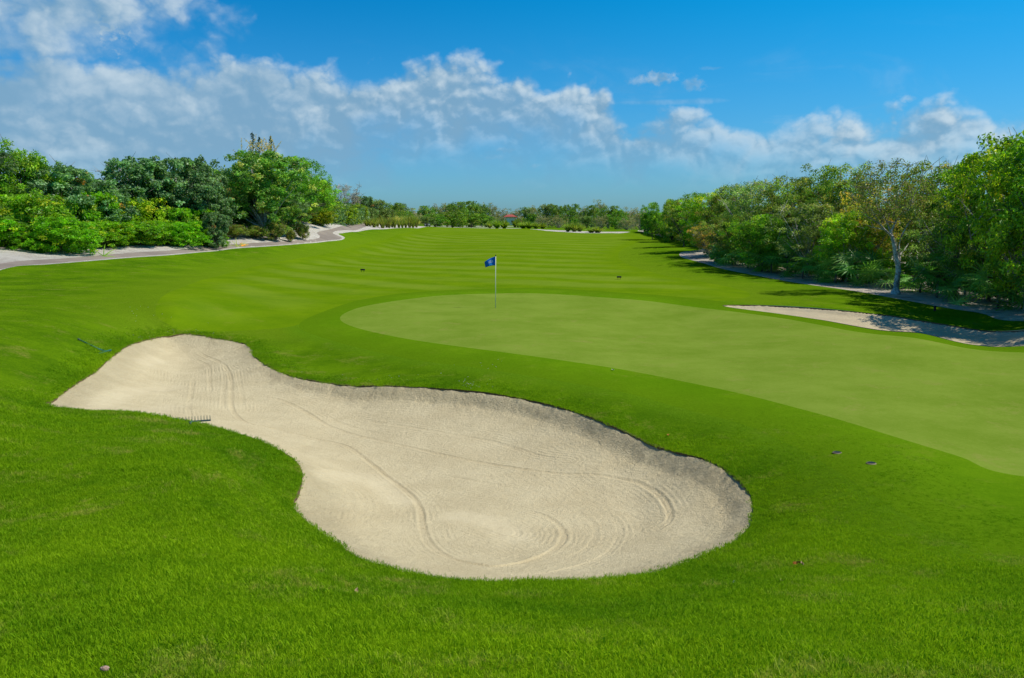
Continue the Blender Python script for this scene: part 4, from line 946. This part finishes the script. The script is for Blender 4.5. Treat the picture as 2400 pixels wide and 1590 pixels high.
for i, (px, Y, top, wpx, k) in enumerate(fl):
    x, y, h, w = spot(px, Y, top, wpx*1.2); left = px < 1195
    c_ = sum(1 for f in fl if (f[0] > px if left else f[0] < px) and (f[0] < 1195) == left)
    lab = f'{nm[k]} far tree, {ORD[c_]} to the {"left" if left else "right"} of the red-roofed hut'
    put(PR[k], 'distant_tree', x, y, w, h, lab, 'tree', GFAR, rg=random.Random(300+i), sink=.2)
GFB = 'low green bushes before the far treeline'
fb2 = [(1020,200,502,70,'farb'),(1060,205,497,80,'farb'),(1105,222,500,90,'farb'),(1140,245,506,46,'farb'),(1000,180,508,50,'far1'),(1246,262,501,30,'farb'),(1275,235,507,50,'far3'),(1310,225,505,50,'far3'),(1348,205,512,30,'farb'),(1375,200,508,50,'far1'),(1410,190,506,46,'far3'),(1442,180,508,40,'farb'),(1470,168,512,50,'far3'),(905,150,490,60,'far1'),(950,170,495,60,'farb'),(870,138,488,40,'far1'),(1213,332,514,14,'farb'),(1232,330,512,20,'farb')]
fb2.sort()
for i, (px, Y, top, wpx, k) in enumerate(fb2):
    x, y, h, w = spot(px, Y, top, wpx)
    put(PR[k], 'distant_bush', x, y, w, h, f'{ORD[i]} low {nm[k]} bush before the far treeline, counted from the reeds', 'bush', GFB, rg=random.Random(360+i), sink=.1)
fe = [(-125,150),(-90,190),(-75,240),(-60,300),(-20,360),(0,375),(20,350),(30,300),(42,260),(55,230),(80,190)]
thicket('far_wood', 'low distant woodland closing the far end of the course', fe, 60, [5.0,5.0,4.6,4.8,5.0,5.0,5.0,5.0,5.0,5.0,5.0], 8, 26000, OG+[(.14,.11,.07)], (4,4,3,2,3), 1, .42)

# ------------------------------------------------------------------ ornamental grass clumps
def clump_mesh(seed, pal, h=1.15, r=.42, nb=240, plume=False, bw=.016):
    rg = np.random.RandomState(seed); V = []; F = []; C = []
    for i in range(nb):
        a = rg.rand()*6.283; s = rg.rand()**.6; hh = h*(1.05-.45*s)*(.8+.3*rg.rand()); x0, y0 = .12*math.cos(a), .12*math.sin(a); o_ = r*s*1.1; w = bw
        wa = rg.rand()*6.283; wx, wy = w*math.cos(wa), w*math.sin(wa); b = len(V)
        for t, ww in ((0, 1), (.55, .9), (1, .1)):
            x, y, z = x0+o_*t*t*math.cos(a)+o_*.25*t*math.cos(a), y0+o_*t*t*math.sin(a)+o_*.25*t*math.sin(a), hh*t*(1-.12*t*s)
            V += [(x-wx*ww, y-wy*ww, z), (x+wx*ww, y+wy*ww, z)]
        F += [(b, b+1, b+3, b+2), (b+2, b+3, b+5, b+4)]; c = np.array(pal[rg.randint(len(pal))])*(.7+.6*rg.rand())
        C += [tuple(c)]*4+[tuple(c*(1.2 if not plume else 1.6))]*2
    me = npmesh('ornamental_grass', np.array(V), np.array(F), tint=np.array(C)); me.materials.append(MATS['leaf']); return me
GG = [(.065,.088,.010), (.10,.115,.018), (.14,.13,.03)]; GO = [(.055,.088,.008), (.085,.12,.012), (.12,.13,.02)]; GT = [(.17,.155,.03), (.14,.15,.022), (.20,.17,.05)]
CM = {'g': [clump_mesh(i, GG, bw=.026) for i in (1, 2)], 'o': [clump_mesh(i, GO, 1.15, .62, 320, bw=.035) for i in (3, 4)], 't': [clump_mesh(i, GT, 1.4, .4, 220, True, bw=.024) for i in (5, 6)]}
def grass_clump(px, row, Y, top, wpx, k, lab, grp, s):
    x, _, _ = at(px, row, Y); z = float(H0(x, Y)[0]); h = at(px, top, Y)[2]-z; w = wpx/FPX*Y; me = CM[k][s % 2]
    o = link('ornamental_grass', me, loc=(x, Y, z-.05)); o.rotation_euler = (0, 0, s*1.3); hw = {'g': (1.1, 1.0), 'o': (1.45, .95), 't': (1.1, 1.35)}[k]; kh, kw = (1.55, 1.25) if k != 't' else (1.2, 1.1); o.scale = (w*kw/hw[0], w*kw/hw[0], h*kh/hw[1]); tag(o, lab, 'ornamental grass', grp, 'thing')
fr = [(860,533,124,519,12),(868,532,126,520,11),(877,533,124,517,14),(885,531,128,517,11),(897,533,126,517,15),(906,531,130,519,9),(912,532,130,519,11),(919,530,134,519,9),(925,531,134,518,10),(935,530,137,520,10),(943,529,140,518,9),(951,527,144,516,10),(960,526,148,514,12),(968,525,150,515,11),(976,524,154,515,10)]
for i, (px, row, Y, top, w) in enumerate(fr):
    grass_clump(px, row, Y, top, w*1.15, 'g', f'{ORD[i]} upright grass clump of the front row, counted from the cart path', 'front row of upright grass clumps by the path', i)
bk = [(858,145,513,24),(872,148,510,26),(886,150,508,26),(900,152,507,26),(912,154,505,26),(925,156,507,28),(938,158,509,28),(950,160,511,26),(962,162,512,24),(974,164,513,22),(893,160,501,22),(905,162,501,22),(918,164,503,22),(845,150,512,20)]
bk.sort()
for i, (px, Y, top, w) in enumerate(bk):
    grass_clump(px, 525, Y, top, w, 't', f'{ORD[i]} tall straw-coloured reed clump behind the front row, counted from the yellow-green bushes', 'tall reed clumps behind the front row', i)
GC = 'rounded grass clumps on the far sand'
ot = [(1165,209,523,22),(1182,211,524,24),(1148,214,525,16),(1207,240,522,12),(1214,238,522,10),(1226,212,526,22),(1240,210,526,22),(1256,207,527,20),(1272,205,528,18),(1331,151,531,19),(1346,150,530,21),(1359,150.5,531,20),(1386,144,538,22),(1401,143,537,26)]
la = ['from the hut side']; 
for i, (px, Y, top, w) in enumerate(sorted(ot)):
    grass_clump(px, 535, Y, top, w, 'o', f'{ORD[i]} rounded grass clump on the far sand, counted from the golf cart', GC, i)
for i, (px, Y) in enumerate(((1048,216),(1078,218),(1084,217))):
    grass_clump(px, 530, Y, 521, 9, 'o', ['small dark plant alone on the far sand beyond the golf cart', 'left plant of the small pair on the far sand', 'right plant of the small pair on the far sand'][i], 'small dark plants on the far sand', i)

# ------------------------------------------------------------------ hut, golf cart
plain('plaster_pale', (.78, .68, .58), .9, .1); plain('roof_tile_red', (.42, .10, .075), .85, .15, var=.25, scale=3); plain('dark_gap', (.03, .03, .03), .9, .1); plain('white_paint', (.75, .75, .73), .45, .4)
x, _, _ = at(1196, 510, 340); z = float(H0(x, 340)[0]); hut = empty('hut', (x, 340, z)); zt_ = at(1196, 503, 340)[2]-z; zr = at(1196, 508.5, 340)[2]-z
MB().box((0, 0, zr/2-.1), (4.0, 3.4, zr+.2)).build('wall', MATS['plaster_pale'], hut)
MB().poly([(-2.9,-2.4,zr),(2.9,-2.4,zr),(2.9,2.4,zr),(-2.9,2.4,zr),(-1.0,0,zt_),(1.0,0,zt_),(-2.9,-2.4,zr-.15),(2.9,-2.4,zr-.15),(2.9,2.4,zr-.15),(-2.9,2.4,zr-.15)],
    [(0,1,5,4),(1,2,5),(2,3,4,5),(3,0,4),(6,7,1,0),(7,8,2,1),(8,9,3,2),(9,6,0,3),(9,8,7,6)]).build('roof', MATS['roof_tile_red'], hut)
MB().box((-.9, -1.73, 1.0), (.9, .06, 2.0)).build('door', MATS['white_paint'], hut)
MB().box((.9, -1.73, 1.5), (.9, .06, .8)).build('window', MATS['dark_gap'], hut)
for sx in (-2.5, 2.5):
    MB().box((sx, -2.1, zr/2-.1), (.22, .22, zr)).build('post', MATS['plaster_pale'], hut)
tag(hut, 'small pale hut with a red hipped roof among the far trees', 'hut')
plain('cart_body', (.55, .55, .56), .4, .5); plain('tyre_rubber', (.02, .02, .02), .8, .2); plain('seat_vinyl', (.25, .22, .18), .6, .3)
x, _, _ = at(1001, 523, 196); z = float(H0(x, 196)[0])
ct = at(1001, 518.6, 196)[2]; gz_ = ct-1.85; cart = empty('golf_cart', (x, 196, max(z, gz_)), R(12))
MB().box((0,0,1.82),(1.2,1.7,.08)).build('roof', MATS['white_paint'], cart); b = MB().box((0,.65,.62),(1.15,.7,.42)).box((0,-.7,.62),(1.15,.6,.35)).box((0,0,.38),(1.15,2.1,.16)); b.build('body', MATS['cart_body'], cart)
MB().box((0,-.25,.78),(1.05,.5,.18)).box((0,-.52,1.1),(1.05,.1,.45)).build('seat', MATS['seat_vinyl'], cart)
for sx in (-.52, .52):
    for sy in (-.75, .75): MB().tube([(sx, sy, .7), (sx, sy*.95, 1.8)], .025, 6).build('post', MATS['cart_body'], cart)
    for sy in (-.75, .75): MB().tube([(sx-.08, sy, .24), (sx+.08, sy, .24)], .24, 14).build('wheel', MATS['tyre_rubber'], cart)
tag(cart, 'white-roofed golf cart half hidden behind the fairway crest', 'golf cart')

# ------------------------------------------------------------------ flag, cup, markers, rakes, sprinklers
plain('stick_yellow', (.72, .72, .55), .4, .4, var=.03); plain('flag_blue', (.004, .13, .55), .8, .2, var=.15, scale=6); plain('flag_print', (.70, .80, .88), .8, .1); plain('flag_swoosh', (.02, .28, .70), .8, .1); plain('black_plastic', (.012, .012, .013), .5, .3)
fx, fy, fz = at(1161.5, 723, 32.3); fz = float(H0(fx, fy)[0]); pin = empty('flagstick', (fx, fy, fz))
MB().tube([(0,0,-.1),(0,0,1.2),(.012,0,2.12)], [.017,.015,.013], 10).build('pole', MATS['stick_yellow'], pin, True)
MB().tube([(.012,0,2.12),(.012,0,2.17)], [.02,.02], 8).build('pole_cap', MATS['black_plastic'], pin)
def flag_pt(u, v):   # u 0..1 away from the pole, v 0..1 downwards
    x = -.445*u; z = 2.10-.36*v-.115*u*u-.10*u*(1-v)+.03*v*u; y = .045*math.sin(u*6.0+v*1.2)*u
    return Vector((x+.04*u*v, y, z))
nu, nv = 18, 12; V = [flag_pt(i/nu, j/nv) for j in range(nv+1) for i in range(nu+1)]
F = [(j*(nu+1)+i, j*(nu+1)+i+1, (j+1)*(nu+1)+i+1, (j+1)*(nu+1)+i) for j in range(nv) for i in range(nu)]
fl_ = MB().poly(V, F).build('flag', MATS['flag_blue'], pin, True); sd = fl_.modifiers.new('thickness', 'SOLIDIFY'); sd.thickness = .004; sd.offset = 0
def patch(name, pts, matn, k=.006):
    """flat print lying on the flag's cloth"""
    me = MB(); VV = []
    for (u, v) in pts: VV.append(flag_pt(u, v)+Vector((0, -k, 0)))
    q = len(pts)//2; me.poly(VV, [(i, i+1, q+i+1, q+i) for i in range(q-1)]); return me.build(name, MATS[matn], fl_)
def band_(u0, u1, v0, v1, arc=0, q=8): return [(u0+(u1-u0)*i/q, v0-arc*math.sin(math.pi*i/q)) for i in range(q+1)]+[(u0+(u1-u0)*i/q, v1-arc*math.sin(math.pi*i/q)) for i in range(q+1)]
patch('emblem_arc', band_(.24, .66, .38, .42, .10), 'flag_print')
for k, u0 in enumerate((.25, .33, .41, .49, .57)):
    patch('emblem_letter', band_(u0, u0+.055, .44, .52, 0, 2), 'flag_print'); patch('emblem_letter', band_(u0+.01, u0+.05, .56, .61, 0, 2), 'flag_print')
patch('emblem_swoosh', band_(.30, .62, .80, .95, .10), 'flag_swoosh')
tag(pin, 'blue flag with pale emblem on a thin stick standing in the green', 'golf flag')
cup = MB(); ring = [(.054*math.cos(a), .054*math.sin(a)) for a in np.linspace(0, 6.283, 17)[:-1]]
cup.poly([(a, b, .006) for a, b in ring]+[(a, b, -.1) for a, b in ring], [(i, (i+1) % 16, 16+(i+1) % 16, 16+i) for i in range(16)]); cup.poly([(a, b, .005) for a, b in ring], [tuple(range(16))])
co = cup.build('hole_cup', MATS['black_plastic']); co.location = (fx, fy, fz+.004); tag(co, 'dark hole in the green at the foot of the flagstick', 'golf hole')
for px, py, tilt, lab in ((850,635,.05,'small black marker block on short legs, left on the fairway'),(1451,652,0,'small black marker block on short legs, right on the fairway')):
    x, y = hit(px, py+2.5); z = float(H0(x, y)[0]); s = y/48; r = empty('tee_marker', (x, y, z)); r.rotation_euler = (0, tilt, 0)
    bl = MB().box((0,0,.125*s),(.27*s,.11*s,.075*s)).box((0,0,.168*s),(.24*s,.09*s,.012)).build('block', MATS['black_plastic'], r); bv_ = bl.modifiers.new('bevel', 'BEVEL'); bv_.width = .01
    for sx in (-.07, .07): MB().tube([(sx*s,0,-.05),(sx*s,0,.09*s)], .012*s, 6).build('leg', MATS['black_plastic'], r)
    tag(r, lab, 'marker')
plain('rake_green', (.02, .13, .075), .5, .35); plain('rake_grey', (.05, .085, .08), .5, .3)
def rake(loc, heading, L, lab, teeth_up, pitch=0, headmat='rake_green', roll=0):
    r = empty('bunker_rake', loc); r.rotation_euler = (pitch, 0, heading)
    MB().tube([(0,0,.05),(0,L*.5,.045),(0,L,.04)], [.016,.015,.014], 8).build('handle', MATS['rake_green'], r, True)
    MB().tube([(0,L-.02,.04),(0,L+.05,.04)], .02, 8).build('grip', MATS['rake_grey'], r, True)
    hb_ = MB().box((0,-.015,.045),(.62,.035,.03)).tube([(-.12,0,.045),(0,.2,.05)], .008, 6).tube([(.12,0,.045),(0,.2,.05)], .008, 6).build('head', MATS[headmat], r)
    for i in range(13):
        x = -.3+.05*i; MB().tube([(x,-.015,.05),(x,-.03,.05+(.085 if teeth_up else -.055))], [.007,.004], 6).build('tine', MATS[headmat], r)
    tag(r, lab, 'rake', 'bunker rakes')
hx, hy = hit(243, 829); tx, ty = hit(178, 797); d = Vector((tx-hx, ty-hy)); L = min(d.length, 2.0); hz, tz = float(H0(hx, hy)[0]), float(H0(hx+d.x/d.length*L, hy+d.y/d.length*L)[0])
rake((hx, hy, hz+.01), math.atan2(-d.x, d.y), L, 'long green rake lying on the turf left of the bunker', False, math.atan2(tz-hz, L))
hx, hy = at(450, 990, 13.72)[:2]; hz = float(H0(hx, hy)[0]); th = R(180+18); L = 1.5; ex, ey = hx-math.sin(th)*L, hy+math.cos(th)*L
x2, y2 = hx-math.sin(th)*.35, hy+math.cos(th)*.35
rake((hx, hy, hz-.03), th, .42, 'rake at the left bunker edge with its tines showing above the turf', True, math.atan2(float(H0(x2, y2)[0])-hz, .35)+.03, 'rake_grey')
plain('sprinkler_ring', (.26, .20, .12), .8, .2)
for px, py, lab in ((1962,1063,'sunken sprinkler head nearer the bunker, left of the two'),(2042,1088,'sunken sprinkler head right of the other, below the green edge')):
    x, y = hit(px, py); z = float(H0(x, y)[0]); r = empty('sprinkler_head', (x, y, z+.004))
    rg_ = [(.058*math.cos(a), .05*math.sin(a)) for a in np.linspace(0, 6.283, 21)[:-1]]
    MB().poly([(a, b, .018) for a, b in rg_]+[(a*1.25, b*1.25, .006) for a, b in rg_]+[(a*.8, b*.8, .0) for a, b in rg_], [(i, 20+i, 20+(i+1) % 20, (i+1) % 20) for i in range(20)]+[(i, (i+1) % 20, 40+(i+1) % 20, 40+i) for i in range(20)]).build('ring', MATS['sprinkler_ring'], r)
    MB().poly([(a*.95, b*.95, .016) for a, b in rg_], [tuple(range(20))]).build('cap', MATS['black_plastic'], r)
    tag(r, lab, 'sprinkler', 'sprinkler heads by the green')
x, y = hit(2191, 728); z = float(H0(x, y)[0]); r = MB().tube([(0,0,-.05),(0,0,.16)], .05, 10).tube([(0,0,.16),(0,0,.2)], [.065,.03], 10).build('valve_stub', MATS['black_plastic']); r.location = (x, y, z); tag(r, 'small dark stub standing in the shaded grass beyond the right bunker', 'post')
plain('leaf_orange', (.42, .17, .03), .7, .2); plain('leaf_tan', (.40, .27, .16), .7, .2); plain('leaf_white', (.62, .60, .52), .7, .2); plain('stone_pink', (.38, .25, .19), .8, .2)
def fallen(px, py, s, matn, lab, seed):
    s *= .75; x, y = hit(px, py); z = float(H0(x, y)[0]); rg = random.Random(seed); a = rg.random()*6.28
    V = []
    for i in range(5):
        t = i/4; w_ = math.sin(math.pi*min(t+.06, 1)*.97)*.28*s; V += [((t-.5)*s, -w_, .012+.25*s*abs(t-.5)), ((t-.5)*s, 0, .004+.15*s*abs(t-.5)), ((t-.5)*s, w_, .02+.3*s*abs(t-.5))]
    F = [(3*i+j, 3*i+j+1, 3*i+j+4, 3*i+j+3) for i in range(4) for j in range(2)]
    o = MB().poly(V, F).build('fallen_leaf', MATS[matn]); o.location = (x, y, z+.02); o.rotation_euler = (rg.uniform(-.3, .3), rg.uniform(-.3, .3), a); tag(o, lab, 'leaf', 'fallen leaves on the turf')
fallen(1565,1024,.10,'leaf_orange','orange fallen leaf beside the far bunker lip',1); fallen(1868,1328,.09,'leaf_orange','curled orange leaf on the turf right of the bunker, left of a close pair',2); fallen(1880,1329,.08,'leaf_tan','tan leaf touching the curled orange leaf',3)
fallen(1832,1370,.05,'leaf_tan','small tan leaf below the pair of leaves',4); fallen(1720,1372,.045,'leaf_white','tiny white petal under the bunker right end',5); 
fallen(1437,870,.14,'leaf_white','pale curled leaf on the collar in front of the green',7); fallen(835,1395,.07,'leaf_tan','brownish leaf on the turf below the bunker left end',8)
# a small pinkish stone at the bottom edge
x, y = hit(247, 1583); z = float(H0(x, y)[0]); bmv = []
import bmesh
bm = bmesh.new(); bmesh.ops.create_icosphere(bm, subdivisions=3, radius=1)
rr = random.Random(4)
for v in bm.verts: v.co = Vector((v.co.x*.017, v.co.y*.012, v.co.z*.010))*rr.uniform(.85, 1.12)
me = bpy.data.meshes.new('stone'); bm.to_mesh(me); bm.free(); o = link('stone', me, MATS['stone_pink'], loc=(x, y, z+.03)); tag(o, 'small pinkish stone in the grass at the bottom left', 'stone')
# white sand flecks thrown out of the bunker onto the turf
rg = np.random.RandomState(31); V = []; F = []
for (px, py, sx, sy, k) in ((1110,905,45,12,26),(1140,860,60,14,8),(360,793,40,5,40),(430,780,60,14,30),(900,885,160,14,12),(350,740,40,20,12),(1750,1190,20,30,10)):
    for i in range(k):
        x, y = hit(px+rg.normal()*sx*.6, py+rg.normal()*sy*.5)
        if segdist(np.array([x]), np.array([y]), BUNK)[0] < .03: continue
        z = float(H0(x, y)[0])+.022; s = rg.uniform(.005, .013); b = len(V)
        for q in range(4): V.append((x+s*math.cos(q*1.57+x*9), y+s*math.sin(q*1.57+x*9), z))
        V.append((x, y, z+s*.8)); F += [(b, b+1, b+4), (b+1, b+2, b+4), (b+2, b+3, b+4), (b+3, b, b+4)]
o = link('sand_flecks', npmesh('sand_flecks', np.array(V), np.array(F)), MATS['leaf_white']); tag(o, 'white flecks of sand scattered on the turf around the bunker', 'sand', kind='stuff')
